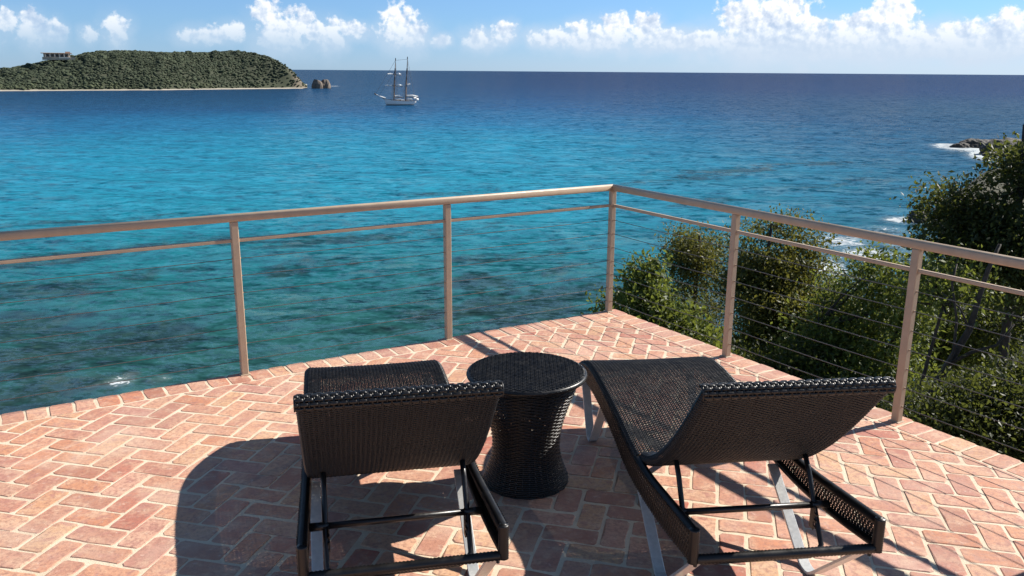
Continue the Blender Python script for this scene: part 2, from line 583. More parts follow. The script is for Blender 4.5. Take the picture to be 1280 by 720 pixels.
    b = t.node('ShaderNodeBump', None, {'Strength': 0.9, 'Distance': 0.5, 'Height': t.noise(pos, 1.2, 6, 0.7)})
    t.l.new(b.outputs[0], p.inputs['Normal'])
    m, t, p = new_mat('pale_rock')
    pos = t.node('ShaderNodeNewGeometry').outputs['Position']
    n1 = t.noise(pos, 0.3, 7, 0.7)
    t.l.new(t.ramp(n1, [(0.3, (0.07, 0.056, 0.048)), (0.55, (0.16, 0.13, 0.105)), (0.75, (0.27, 0.22, 0.175))]), p.inputs['Base Color'])
    p.inputs['Roughness'].default_value = 0.9
    for nm, c, r in (('hull_white', (0.74, 0.72, 0.68), 0.45), ('waterline_paint', (0.03, 0.035, 0.05), 0.5), ('spar_wood', (0.26, 0.155, 0.085), 0.5),
                     ('spar_dark', (0.045, 0.04, 0.045), 0.5), ('canvas', (0.80, 0.79, 0.75), 0.8), ('deck_wood', (0.30, 0.21, 0.13), 0.7), ('rigging', (0.10, 0.09, 0.085), 0.8),
                     ('house_wall', (0.45, 0.37, 0.28), 0.9), ('roof_tile', (0.52, 0.36, 0.26), 0.9), ('parapet_white', (0.72, 0.66, 0.56), 0.9), ('window_dark', (0.03, 0.03, 0.03), 0.3)):
        simple_mat(nm, c, r, 0, 0.08, 0.7)


make_materials()

# ------------------------------------------------------------------ sea
def s2l(c):
    c = np.asarray(c, dtype=float) / 255.0
    return np.where(c <= 0.04045, c / 12.92, ((c + 0.055) / 1.055) ** 2.4)


SHORE = np.array([(-400, -200), (-60, -40), (-32, 2), (-20, 13), (-6, 23), (8, 31), (21, 44), (35, 66), (50, 97), (63, 128), (84, 158), (97, 168), (118, 172), (170, 150), (500, 100)], dtype=float)


def shore_dist(x, y):
    """signed distance to the shoreline, + inland"""
    best = np.full(np.shape(x), 1e9)
    for (ax, ay), (bx, by) in zip(SHORE[:-1], SHORE[1:]):
        dx, dy = bx - ax, by - ay
        t = np.clip(((x - ax) * dx + (y - ay) * dy) / (dx * dx + dy * dy), 0, 1)
        best = np.minimum(best, np.hypot(x - ax - t * dx, y - ay - t * dy))
    ys = np.interp(x, SHORE[:, 0], SHORE[:, 1])
    return np.where(y < ys, best, -best)


def build_sea():
    # rings round the foot of the hill, close together near us and wide apart towards the horizon
    r = np.concatenate([[0.5, 8, 14], np.exp(np.linspace(math.log(18), math.log(90000), 620))])
    az = np.concatenate([np.linspace(-180, -48, 24, endpoint=False), np.linspace(-48, 48, 420, endpoint=False), np.linspace(48, 180, 24, endpoint=False)])
    RR, AA = np.meshgrid(r, np.radians(az), indexing='ij')
    X, Y = RR * np.sin(AA), RR * np.cos(AA)
    n, m = X.shape
    Z = np.full_like(X, SEA)
    # long low swell near the coast
    fade = np.exp(-RR / 900)
    Z += fade * (0.22 * np.sin((X * 0.35 + Y * 0.94) * 0.31 + 3 * fbm(X / 40, Y / 40, 2)) + 0.45 * (fbm(X / 7, Y / 4, 3) - 0.5))
    idx = np.arange(n * m).reshape(n, m)
    q = np.stack([idx[:-1, :], idx[1:, :], np.roll(idx, -1, 1)[1:, :], np.roll(idx, -1, 1)[:-1, :]], -1).reshape(-1, 4)
    # water colour by depth: reef flat, sand shelf, deep water
    deg = np.degrees(AA)
    ld = np.log(RR)
    wob = 0.30 * (fbm(X / 90 + 5, Y / 90, 3) - 0.5) + 0.10 * (fbm(X / 25, Y / 25, 3) - 0.5)
    side = np.clip((deg - 2) / 26, 0, 1)                 # the shelf narrows towards the right-hand point
    lw = ld + wob * np.clip((7.2 - ld) / 2, 0, 1) + 0.28 * side * sstep(ld, 4.6, 5.4)
    keys = np.log([35, 52, 66, 85, 105, 150, 230, 330, 480, 700, 1200, 3000, 9000, 60000])
    left = [(44, 72, 70), (46, 86, 82), (46, 102, 100), (38, 112, 118), (34, 130, 146), (36, 148, 176), (34, 146, 180), (34, 122, 166), (28, 90, 140), (16, 66, 116), (10, 48, 98), (6, 38, 88), (6, 38, 88), (12, 46, 96)]
    tab = s2l(left) * 0.66
    colr = np.stack([np.interp(lw, keys, tab[:, k]) for k in range(3)], -1)
    # right-hand side: deeper water, the greying by glare painted into its colour
    glare_grey = s2l((34, 80, 104)) * 0.56
    f = (0.75 * side * (1 - sstep(ld, 6.2, 7.2)))[..., None]
    colr = colr * (1 - f) + glare_grey * f
    # lee water under the island is a little greyer
    f = (0.55 * sstep(deg, 4, -10) * sstep(ld, 5.9, 6.35))[..., None]
    colr = colr * (1 - f) + s2l((40, 88, 118)) * 0.6 * f
    # reef: strongest close in, in long drifts parallel to the shore
    u, v = X * 0.85 + Y * 0.53, -X * 0.53 + Y * 0.85
    patch = 0.5 * fbm(u / 17 + 3, v / 10, 4) + 0.5 * fbm(u / 6.5, v / 4.2 + 9, 4)
    reef = sstep(patch, 0.40, 0.58) * (1 - sstep(RR, 70, 130))
    band = np.exp(-((v - 128 - 9 * (fbm(u / 30, v / 30, 2) - .5)) / 6.5) ** 2) * sstep(fbm(u / 22, v / 8 + 7, 3), 0.40, 0.58) * 0.75
    band2 = np.exp(-((v - 100 - 14 * (fbm(u / 40 + 2, v / 40, 2) - .5)) / 7.0) ** 2) * sstep(fbm(u / 16, v / 7 + 3, 3), 0.42, 0.6) * 0.55
    cloudshade = 0
    reef = np.clip(reef + band + band2 + 0.4 * side * sstep(fbm(u / 40, v / 12, 3), 0.5, 0.62) * (RR < 400), 0, 1)
    foam = np.zeros_like(X)
    for px, py, rx, ry, k in [(150, 482, 28, 9, 0.90), (205, 474, 14, 5, 0.85), (165, 472, 16, 6, 0.75), (118, 488, 18, 4, 0.72), (232, 469, 16, 3, 0.62), (190, 480, 24, 5, 0.7),
                              (1215, 185, 40, 5, 1.6), (1188, 182, 26, 3.5, 1.4), (1232, 193, 24, 7, 1.5), (1258, 181, 28, 4, 1.4),
                              (1050, 300, 46, 12, 1.05), (1085, 318, 50, 14, 1.1), (1035, 335, 36, 18, 1.1), (1110, 290, 40, 9, 0.8), (1130, 274, 30, 4, 1.4), (1000, 292, 30, 6, 0.6),
                              (1120, 305, 40, 10, 0.8), (1060, 345, 50, 16, 0.8), (1140, 320, 30, 16, 0.8), (880, 375, 22, 16, 0.6), (900, 400, 22, 10, 0.6), (812, 290, 14, 3, 0.5),
                              (1120, 276, 30, 3, 0.75), (418, 107.7, 9, 0.8, 1.0), (403, 108.6, 14, 0.9, 1.0), (373, 109.3, 10, 0.9, 0.8)]:
        c = at_z(px, py, SEA)
        ex = at_z(px + rx, py, SEA) - c
        ey = at_z(px, py - ry, SEA) - c
        d1 = math.hypot(*ex[:2])
        d2 = math.hypot(*ey[:2])
        dirv = c[:2] / math.hypot(*c[:2])
        lat = (X - c[0]) * dirv[1] - (Y - c[1]) * dirv[0]
        dep = (X - c[0]) * dirv[0] + (Y - c[1]) * dirv[1]
        foam = np.maximum(foam, k * np.exp(-0.9 * ((lat / d1) ** 2 + (dep / d2) ** 2)))
    sd = shore_dist(X, Y)
    foam = np.maximum(foam, 0.75 * np.exp(-np.abs(sd + 1.0) / 1.8) * (RR < 300) * sstep(fbm(X / 6, Y / 6, 2), 0.35, 0.6))
    rgba = np.concatenate([colr, np.ones((n, m, 1))], -1)
    m_, t, p = new_mat('sea_water')
    pos = t.node('ShaderNodeNewGeometry').outputs['Position']
    wc = t.node('ShaderNodeAttribute', {'attribute_name': 'depth_glare_colour'}).outputs['Color']
    rf = t.node('ShaderNodeAttribute', {'attribute_name': 'reef'}).outputs['Fac']
    fm = t.node('ShaderNodeAttribute', {'attribute_name': 'foam'}).outputs['Fac']
    flow = t.vmath('MULTIPLY', pos, (0.55, 1.0, 1.0))
    n_reef = t.noise(pos, 0.40, 6, 0.66, 0.4)
    n_fine = t.noise(pos, 0.8, 4, 0.6)
    rmask = t.math('MULTIPLY', t.ss(t.math('ADD', rf, t.math('MULTIPLY', t.math('SUBTRACT', n_reef, 0.5), 1.7)), 0.34, 0.92), 0.72)
    rcol = t.ramp(n_fine, [(0.3, (0.008, 0.014, 0.019)), (0.5, (0.014, 0.028, 0.028)), (0.72, (0.030, 0.052, 0.040))])
    c = t.mix(rmask, wc, rcol)
    # pale sand patches between the coral heads
    sand = t.math('MULTIPLY', t.ss(t.noise(pos, 0.16, 4, 0.6), 0.56, 0.72), t.math('MULTIPLY', rf, 0.35))
    c = t.mix(sand, c, (0.03, 0.12, 0.10, 1))
    # foam: streaky, torn
    nf = t.noise(t.vmath('MULTIPLY', pos, (0.7, 1.0, 1.0)), 1.0, 8, 0.74, 1.4)
    fmask = t.ss(t.math('ADD', t.math('MULTIPLY', fm, 0.75), t.math('MULTIPLY', t.math('SUBTRACT', nf, 0.5), 1.9)), 0.62, 0.82)
    haze_f = t.math('MULTIPLY', t.ss(fm, 0.3, 1.0), 0.16)
    fmask = t.math('MULTIPLY', t.math('ADD', fmask, haze_f, clamp=True), t.ss(fm, 0.04, 0.2))
    # few scattered whitecaps far out
    wcap = t.noise(t.vmath('MULTIPLY', pos, (0.05, 0.11, 0.1)), 1.0, 4, 0.6)
    wcap = t.ss(wcap, 0.775, 0.80)
    fmask = t.math('MAXIMUM', fmask, t.math('MULTIPLY', wcap, 0.7))
    c = t.mix(fmask, c, (0.50, 0.54, 0.56, 1))
    # wind chop: facet slopes taken straight from noise, so that they hold up to the horizon
    def slope(scale, k, det, rough):
        v = t.noise(flow, scale, det, rough, 0.25, out='Color')
        v = t.vmath('SUBTRACT', v, (0.5, 0.5, 0.5))
        return t.vmath('MULTIPLY', v, (k, k * 1.25, 0.0))
    sl_ = t.vmath('ADD', slope(0.17, 1.5, 7, 0.80), slope(2.2, 1.3, 3, 0.75))
    sl_ = t.vmath('ADD', sl_, slope(0.62, 1.55, 2, 0.6))
    nv = t.vmath('NORMALIZE', t.vmath('ADD', sl_, (0.0, 0.0, 1.0)))
    # light scattered up out of the water, plus surface reflection; a ruffled sea hides its own
    # steepest facets at grazing angles, so its reflectance levels off well below a mirror's
    df = t.node('ShaderNodeBsdfDiffuse', None, {'Color': c, 'Normal': nv})
    gl = t.node('ShaderNodeBsdfGlossy', None, {'Color': (1, 1, 1, 1), 'Roughness': 0.13, 'Normal': nv})
    fr = t.node('ShaderNodeFresnel', None, {'IOR': 1.333, 'Normal': nv}).outputs[0]
    fr = t.math('MULTIPLY', t.math('MINIMUM', fr, 0.19), t.math('SUBTRACT', 1.0, fmask))
    mx = t.node('ShaderNodeMixShader', None, {0: fr})
    t.l.new(df.outputs[0], mx.inputs[1])
    t.l.new(gl.outputs[0], mx.inputs[2])
    t.l.new(mx.outputs[0], t.out.inputs[0])
    t.n.remove(p)
    o = mesh_np('sea', np.stack([X, Y, Z], -1).reshape(-1, 3), q, m_, None, True,
                {'depth_glare_colour': ('POINT', 'FLOAT_COLOR', rgba), 'reef': ('POINT', 'FLOAT', reef), 'foam': ('POINT', 'FLOAT', foam)})
    structure(o)
    # rings run clockwise seen from above: make sure the surface faces up
    if o.data.polygons[3000].normal.z < 0:
        o.data.flip_normals()


build_sea()


# ------------------------------------------------------------------ hillside below the terrace
def hill_z(x, y):
    d = shore_dist(x, y)
    cap = 15.6 * (1 - sstep(np.hypot(x, y), 30, 110)) + 5.0
    h = np.where(d > 0, cap * (1 - np.exp(-np.clip(d, 0, None) * 0.95 / cap * 1.25)), d * 0.5)
    h = np.minimum(h, 15.8)
    rough = (fbm(x / 5, y / 5, 4) - 0.5) * np.clip(d + 3, 0, 6) * 0.38
    return SEA + h + rough


def build_hill():
    xs = np.concatenate([np.linspace(-400, -60, 24), np.linspace(-58, 60, 110), np.linspace(62, 130, 46), np.linspace(140, 500, 20)])
    ys = np.concatenate([np.linspace(-200, -30, 14), np.linspace(-28, 60, 90), np.linspace(62, 185, 80)])
    X, Y = np.meshgrid(xs, ys, indexing='ij')
    Z = np.maximum(hill_z(X, Y), SEA - 6)
    # keep clear of the underside of the terrace
    A = -((X - EDGE[0]) * D1[0] + (Y - EDGE[1]) * D1[1])
    Bb = (X - EDGE[0]) * D2[0] + (Y - EDGE[1]) * D2[1]
    under = np.minimum(A + 2, Bb + 2)
    Z = np.where(under > 0, np.minimum(Z, -2.2), Z)
    n, m = X.shape
    idx = np.arange(n * m).reshape(n, m)
    q = np.stack([idx[:-1, :-1], idx[1:, :-1], idx[1:, 1:], idx[:-1, 1:]], -1).reshape(-1, 4)
    structure(mesh_np('hillside', np.stack([X, Y, Z], -1).reshape(-1, 3), q, 'hillside', None, True))


build_hill()


# ------------------------------------------------------------------ island across the bay
ISL = [(-420, 97), (-330, 92), (-240, 86), (-150, 80), (-60, 84), (0, 89), (28, 84), (55, 77.5), (95, 71), (112, 66), (140, 64), (180, 65), (230, 67), (262, 66), (290, 65), (318, 67), (336, 72), (350, 78), (362, 86), (372, 96), (379, 105), (384, 109)]


def build_island():
    # crest line from bearings, at the island's own distance
    shore_d = lambda px: np.interp(px, [-420, 0, 200, 384], [800, 880, 900, 985])
    pxs = np.linspace(-420, 384, 300)
    crest_py = np.interp(pxs, [p[0] for p in ISL], [p[1] for p in ISL])
    rows = np.concatenate([np.linspace(-8, 20, 8), np.linspace(26, 110, 22), np.linspace(120, 240, 14)])
    V = np.zeros((len(pxs), len(rows), 3))
    cliff = np.zeros((len(pxs), len(rows)))
    for i, px in enumerate(pxs):
        d0 = shore_d(px) + 5 * (fbm(np.array([px / 40.]), np.array([2.]), 3)[0] - .5)
        r = ray(px, crest_py[i])
        hd = math.hypot(r[0], r[1])
        w = max(14.0, 95 * sstep(np.array(384.0 - px), 0, 110) * sstep(np.array(px + 425.), 0, 60))
        crest = r[2] / hd * (d0 + w) + EYE - SEA
        ux, uy = r[0] / hd, r[1] / hd
        for j, k in enumerate(rows):
            t_ = k / w
            if k <= 0:
                h = k * 0.25
            elif t_ < 1:
                h = min(1.3, k * 0.25) + (max(crest, 1.5) - 1.3) * (math.sin(min(1, max(0, (k - 4) / (w - 4))) * math.pi / 2) ** 0.85)
            else:
                h = max(crest, 1.5) * (1 - sstep(np.array(t_), 1.0, 2.6))
            h += (fbm(np.array([px / 9.]), np.array([k / 16.]), 4)[0] - .5) * min(6, max(0, k * .12)) * (0.4 if abs(t_ - 1) < .1 else 1)
            V[i, j] = (ux * (d0 + k), uy * (d0 + k), SEA + h)
            cliff[i, j] = sstep(np.array(px), 345, 380) * 0.75
    n, m = len(pxs), len(rows)
    idx = np.arange(n * m).reshape(n, m)
    q = np.stack([idx[:-1, :-1], idx[1:, :-1], idx[1:, 1:], idx[:-1, 1:]], -1).reshape(-1, 4)
    o = structure(mesh_np('island', V.reshape(-1, 3), q, 'island_ground', None, True, {'cliff': ('POINT', 'FLOAT', cliff)}))
    if o.data.polygons[len(rows) * 20].normal.z < 0:
        o.data.flip_normals()
    # scrub woodland: one far-off mass of low crowns
    ico_v, ico_f = ICO
    nb = 30000
    ii = rng.integers(0, n - 1, nb)
    jj = rng.integers(3, 36, nb)
    P = V[ii, jj] + (V[np.minimum(ii + 1, n - 1), jj] - V[ii, jj]) * rng.random((nb, 1)) + (V[ii, np.minimum(jj + 1, m - 1)] - V[ii, jj]) * rng.random((nb, 1))
    keep = (P[:, 2] > SEA + 1.4) & (rng.random(nb) > cliff[ii, jj] * 0.85)
    P = P[keep]
    nb = len(P)
    S = rng.uniform(0.6, 1.35, nb) * np.where(rng.random(nb) < .05, 1.8, 1.0)
    ang = rng.uniform(0, 6.283, nb)
    vs = ico_v[None] * (1 + rng.uniform(-.38, .38, (nb, len(ico_v), 1)))
    ca, sa = np.cos(ang)[:, None], np.sin(ang)[:, None]
    vs = np.stack([vs[..., 0] * ca - vs[..., 1] * sa, vs[..., 0] * sa + vs[..., 1] * ca, vs[..., 2]], -1)
    vs = vs * (S[:, None, None] * np.array([1.25, 1.25, 0.72])) + P[:, None] + np.array([0, 0, 0.3])
    ff = (ico_f[None] + (np.arange(nb) * len(ico_v))[:, None, None]).reshape(-1, 3)
    tone = np.clip(0.95 * (fbm(P[:, 0] / 34, P[:, 1] / 22 + P[:, 2] / 14, 3) - .22) + 0.22 * rng.random(nb) + 0.22 * (P[:, 2] < SEA + 6), 0, 1)
    stuff(tag(mesh_np('island_scrub', vs.reshape(-1, 3), ff, 'island_scrub', None, False, {'tone': ('POINT', 'FLOAT', np.repeat(tone, len(ico_v)))}),
              'low green scrub woodland covering the island across the bay', 'scrub'))
    return shore_d, crest_py, pxs


def ico(sub):
    bm = bmesh.new()
    bmesh.ops.create_icosphere(bm, subdivisions=sub, radius=1)
    bm.verts.ensure_lookup_table()
    v = np.array([x.co[:] for x in bm.verts])
    f = np.array([[q.index for q in x.verts] for x in bm.faces])
    bm.free()
    return v, f


ICO = ico(1)
build_island()


def rock(name, c, size, mat, label, cat='rock', seed=0, group=None, sub=4, peaks=1.0):
    v, f = ico(sub)
    off = seed * 13.7
    k = 1 + 0.55 * (fbm(v[:, 0] * 1.3 + off, v[:, 1] * 1.3 + v[:, 2] * 1.1 + off, 4) - .5) + 0.38 * peaks * (fbm(v[:, 0] * 3.1 + off, v[:, 1] * 3.1 - v[:, 2] * 2.3, 3) - .5)
    v = v * k[:, None]
    v[:, 2] = np.where(v[:, 2] < -.35, -.35, v[:, 2])
    V = v * np.asarray(size) + np.asarray(c)
    o = mesh_np(name, V, f, mat, None, False)
    tag(o, label, cat, group)
    return o


for px, d, sz, lab, sd in [(396.5, 985, (6.4, 6, 8.4), 'left one of the two brown sea stacks off the island point', 1), (406.5, 992, (6.0, 6, 8.2), 'right one of the two brown sea stacks off the island point', 2)]:
    p = at_d(px, 100, d)
    rock('sea_stack', (p[0], p[1], SEA + 1.0), sz, 'pale_rock', lab, 'rock', sd, 'sea stacks off the island', 3, 0.8)
for px, py, sz, lab, sd in [(1222, 183, (5.0, 4, 1.9), 'tall pointed dark rock in white surf off the right headland', 3), (1200, 183.5, (2.6, 2, 1.0), 'low flat dark rock left of the pointed rock in the surf', 4),
                            (1240, 181.5, (3.4, 3, 1.6), 'small rounded dark rock right of the pointed rock in the surf', 5),
                            (1272, 193, (9.0, 7, 3.6), 'large dark headland rock at the right edge of the photo', 6), (1147, 275, (1.3, 1.2, 1.1), 'small dark rock in the breakers beside the right-hand tree', 8),
                            (1243, 196, (3.0, 2.4, 1.4), 'dark rock sloping into the surf at the foot of the headland', 9)]:
    p = at_z(px, py, SEA)
    rock('shore_rock', (p[0], p[1], SEA + 0.1), sz, 'sea_rock', lab, 'rock', sd, 'dark rocks off the right-hand point', 4, 1.3)


# ------------------------------------------------------------------ house on the island
def build_house():
    p = at_d(74, 76, 955)
    g = empty('hilltop_house', (p[0], p[1], p[2] + 1.2), math.atan2(p[1], p[0]) - math.pi / 2)
    k = 955 / FPX
    W = 30 * k
    MB().box((0, 0, 1.2), (W * 1.05, 9, 3.6)).build('terrace_base', 'house_wall', g)
    MB().box((-W * .05, 2, 5.2), (W * .86, 7, 4.6)).build('wall', 'house_wall', g)
    MB().box((-W * .06, 1.2, 7.9), (W * 1.0, 10, 0.9), 0, 0.2).build('roof', 'roof_tile', g)
    MB().box((W * .30, 3, 9.0), (W * .16, 4, 1.9)).build('stair_tower', 'roof_tile', g)
    for i in range(6):
        x = -W * .42 + i * W * .15
        MB().tube([(x, -3.2, 2.9), (x, -3.2, 7.5)], 0.32, 6).build('column', 'parapet_white', g)
        if i < 5:
            MB().box((x + W * .075, -1.52, 5.0), (W * .085, 0.12, 3.0)).build('window', 'window_dark', g)
    MB().box((W * .18, -4.6, 2.2), (W * .36, 0.5, 1.5)).build('parapet', 'parapet_white', g)
    MB().box((-W * .30, -4.65, 2.6), (W * .3, 0.3, 0.5)).build('parapet', 'house_wall', g)
    g.scale = (1, 1, .74)
    tag(g, 'flat-roofed house with columned terrace on the crest of the island', 'house')


build_house()


# ------------------------------------------------------------------ schooner at anchor
def build_schooner():
    p = at_z(500, 131.5, SEA)
    dist = math.hypot(p[0], p[1])
    k = dist / FPX                            # metres that span one pixel out there
    g = empty('anchored_schooner', (p[0], p[1], SEA), math.atan2(p[1], p[0]) - math.pi / 2 + R(12))
    L = 39 * k                                # hull, bow towards -x
    # hull lofted from stations
    st = np.linspace(0, 1, 15)
    V = []
    for s in st:
        x = -L * .5 + L * s
        beam = L * .115 * (math.sin(min(1, s * 1.9) * math.pi / 2) ** .8) * (1 - .35 * max(0, (s - .75) / .25))
        beam = max(beam, .05)
        sheer = 2.3 + 1.5 * (1 - s) ** 2.5 + 0.7 * max(0, s - .6)
        keel = -0.9 if .06 < s < .88 else -.1 + (1.2 if s > .88 else 0) * ((s - .88) / .12)
        V.append([(x + (1.3 if s == 0 else 0) * (1 - t_), sy * beam * w_, keel + (sheer - keel) * t_) for sy, w_, t_ in
                  ((-1, 1.0, 1), (-1, 1.0, .7), (-1, .86, .35), (0, .0, 0), (1, .86, .35), (1, 1.0, .7), (1, 1.0, 1))])
    V = np.array(V)
    n, m = V.shape[:2]
    idx = np.arange(n * m).reshape(n, m)
    q = np.stack([idx[:-1, :-1], idx[1:, :-1], idx[1:, 1:], idx[:-1, 1:]], -1).reshape(-1, 4)
    hull = mesh_np('hull', V.reshape(-1, 3), [q, np.array([[idx[-1, 0], idx[-1, 6], idx[-1, 5], idx[-1, 1]], [idx[-1, 1], idx[-1, 5], idx[-1, 4], idx[-1, 2]]])], 'hull_white', g, True)
    MB().add(np.concatenate([V[1:, 0] - [0, 0, .25], V[1:, 6] - [0, 0, .25]]), [(i, i + 1, i + 1 + n - 1, i + n - 1) for i in range(n - 2)]).build('deck', 'deck_wood', g)
    mb = MB()
    for sy in (0, 6):
        mb.tube(V[:, sy] + np.array([0, 0, .02]), .12, 6)
    mb.build('rub_rail', 'spar_wood', hull)
    mb = MB()
    mb.tube([(x, s * (abs(V[i, 2, 1]) + .03), .32) for s in (-1,) for i, x in enumerate(V[:, 2, 0]) if i > 0 and i < n - 1], .18, 5)
    mb.tube([(x, (abs(V[i, 4, 1]) + .03), .32) for i, x in enumerate(V[:, 4, 0]) if i > 0 and i < n - 1], .18, 5)
    mb.build('waterline_stripe', 'waterline_paint', hull)
    H = 57 * k
    xf, xm = -L * .20, L * .17
    # bowsprit
    bs = MB().tube([(-L * .44, 0, 3.3), (-L * .5 - 10 * k, 0, 6.2)], [.34, .2], 7).build('bowsprit', 'spar_wood', g)
    MB().tube([(-L * .5 - 9 * k, 0, 6.1), (-L * .5 - 4 * k, 0, 5.0), (-L * .44, 0, 4.0)], [.22, .5, .38], 7).build('furled_jib', 'canvas', bs)
    MB().tube([(-L * .5 - 11.2 * k, 0, 6.8), (-L * .5 - 9.6 * k, 0, 6.2)], [.42, .42], 7).build('tip', 'spar_dark', bs)
    rake = R(4)
    for x, top, nm in ((xf, H * .97, 'foremast'), (xm, H, 'mainmast')):
        tp = lambda z: (x + z * math.tan(rake), 0, z)
        m_ = MB().tube([tp(1.5), tp(H * .72)], [.36, .27], 8).build(nm, 'spar_wood', g)
        MB().tube([tp(H * .65), tp(H * .76)], [.42, .34], 8).build('doubling', 'spar_dark', m_)
        MB().tube([tp(H * .72), tp(top)], [.2, .12], 6).build('topmast', 'canvas' if 0 else 'spar_wood', m_)
        MB().tube([tp(top * .95), tp(top)], [.3, .22], 6).build('truck', 'spar_dark', m_)
        sh = MB()
        for sy in (-1, 1):
            for dx in (-1.5, -.2, 1.2):
                sh.tube([(x + dx, sy * L * .108, 2.7), tp(H * .66)], .06, 4, False)
            sh.tube([(x + 2.4, sy * L * .108, 2.7), tp(top * .96)], .05, 4, False)
        sh.build('shrouds', 'rigging', m_)
    for zf, hw in ((H * .63, 9.6), (H * .40, 12.5)):
        x = xf + zf * math.tan(rake)
        y_ = MB().tube([(x - hw * k * .98, -.6 - .1 * hw, zf + .2), (x, -.6, zf), (x + hw * k * .85, -.6 + .1 * hw, zf - .25)], [.13, .22, .13], 6).build('yard', 'spar_wood', g)
        for a_, b_ in ((-1.0, -.32), (.12, .8)):
            MB().tube([(x + hw * k * a_, -.9 + .1 * hw * a_, zf + .35), (x + hw * k * (a_ + b_) / 2, -.95, zf + .45), (x + hw * k * b_, -.9 + .1 * hw * b_, zf + .3)], [.3, .62, .32], 7).build('furled_sail', 'canvas', y_)
    # gaff booms with furled sails
    for x0, x1, z in ((xf + .6, xm - 1, 4.6), (xm + .6, L * .5 + 2, 4.8)):
        b_ = MB().tube([(x0, 0, z), (x1, 0, z - .3)], [.2, .16], 6).build('boom', 'spar_wood', g)
        MB().tube([(x0 + .3, 0, z + .5), ((x0 + x1) / 2, 0, z + .65), (x1 - .5, 0, z + .15)], [.5, .62, .3], 8).build('furled_sail', 'canvas', b_)
    MB().tube([(xm + 1.5, 0, H * .42), (xm + 3.2, 0.3, H * .44)], [.5, .3], 7).build('flag', 'canvas', g)
    rg = MB()
    for a_, b_ in (((-L * .5 - 10 * k, 0, 6.5), (xf + H * .97 * .07, 0, H * .93)), ((-L * .5 - 6 * k, 0, 5.4), (xf + H * .7 * .07, 0, H * .70)), ((xf + H * .9 * .07, 0, H * .92), (xm + H * .07, 0, H * .95)), ((L * .49, 0, 3.0), (xm + H * .07, 0, H * .95))):
        rg.tube([a_, b_], .06, 4, False)
    rg.build('stays', 'rigging', g)
    for x, w_, hgt, mt in ((-L * .06, 3.4, 1.5, 'hull_white'), (L * .07, 2.6, 1.1, 'canvas'), (L * .30, 3.2, 1.6, 'hull_white'), (-L * .27, 1.8, 1.0, 'spar_dark'), (L * .0, 1.2, 1.3, 'spar_dark')):
        MB().box((x, 0, 2.2 + hgt / 2), (w_, 2.0, hgt), 0, .2).build('deckhouse', mt, g)
    MB().tube([(L * .5 + .2, -1.6, 3.6), (L * .5 + 1.2, 0, 3.3), (L * .5 + .2, 1.6, 3.6)], [.25, .75, .25], 8).build('stern_dinghy', 'canvas', g)
    MB().tube([(L * .42, -L * .085, 4.0), (L * .5, -.8, 4.2)], [.5, .55], 7).build('life_raft', 'canvas', g)
    tag(g, 'white two-masted sailing ship anchored in the bay with furled sails', 'sailing ship')


build_schooner()

# ------------------------------------------------------------------ terrace: slab, mortar bed, bricks
DA, DB = 9.0, 8.0


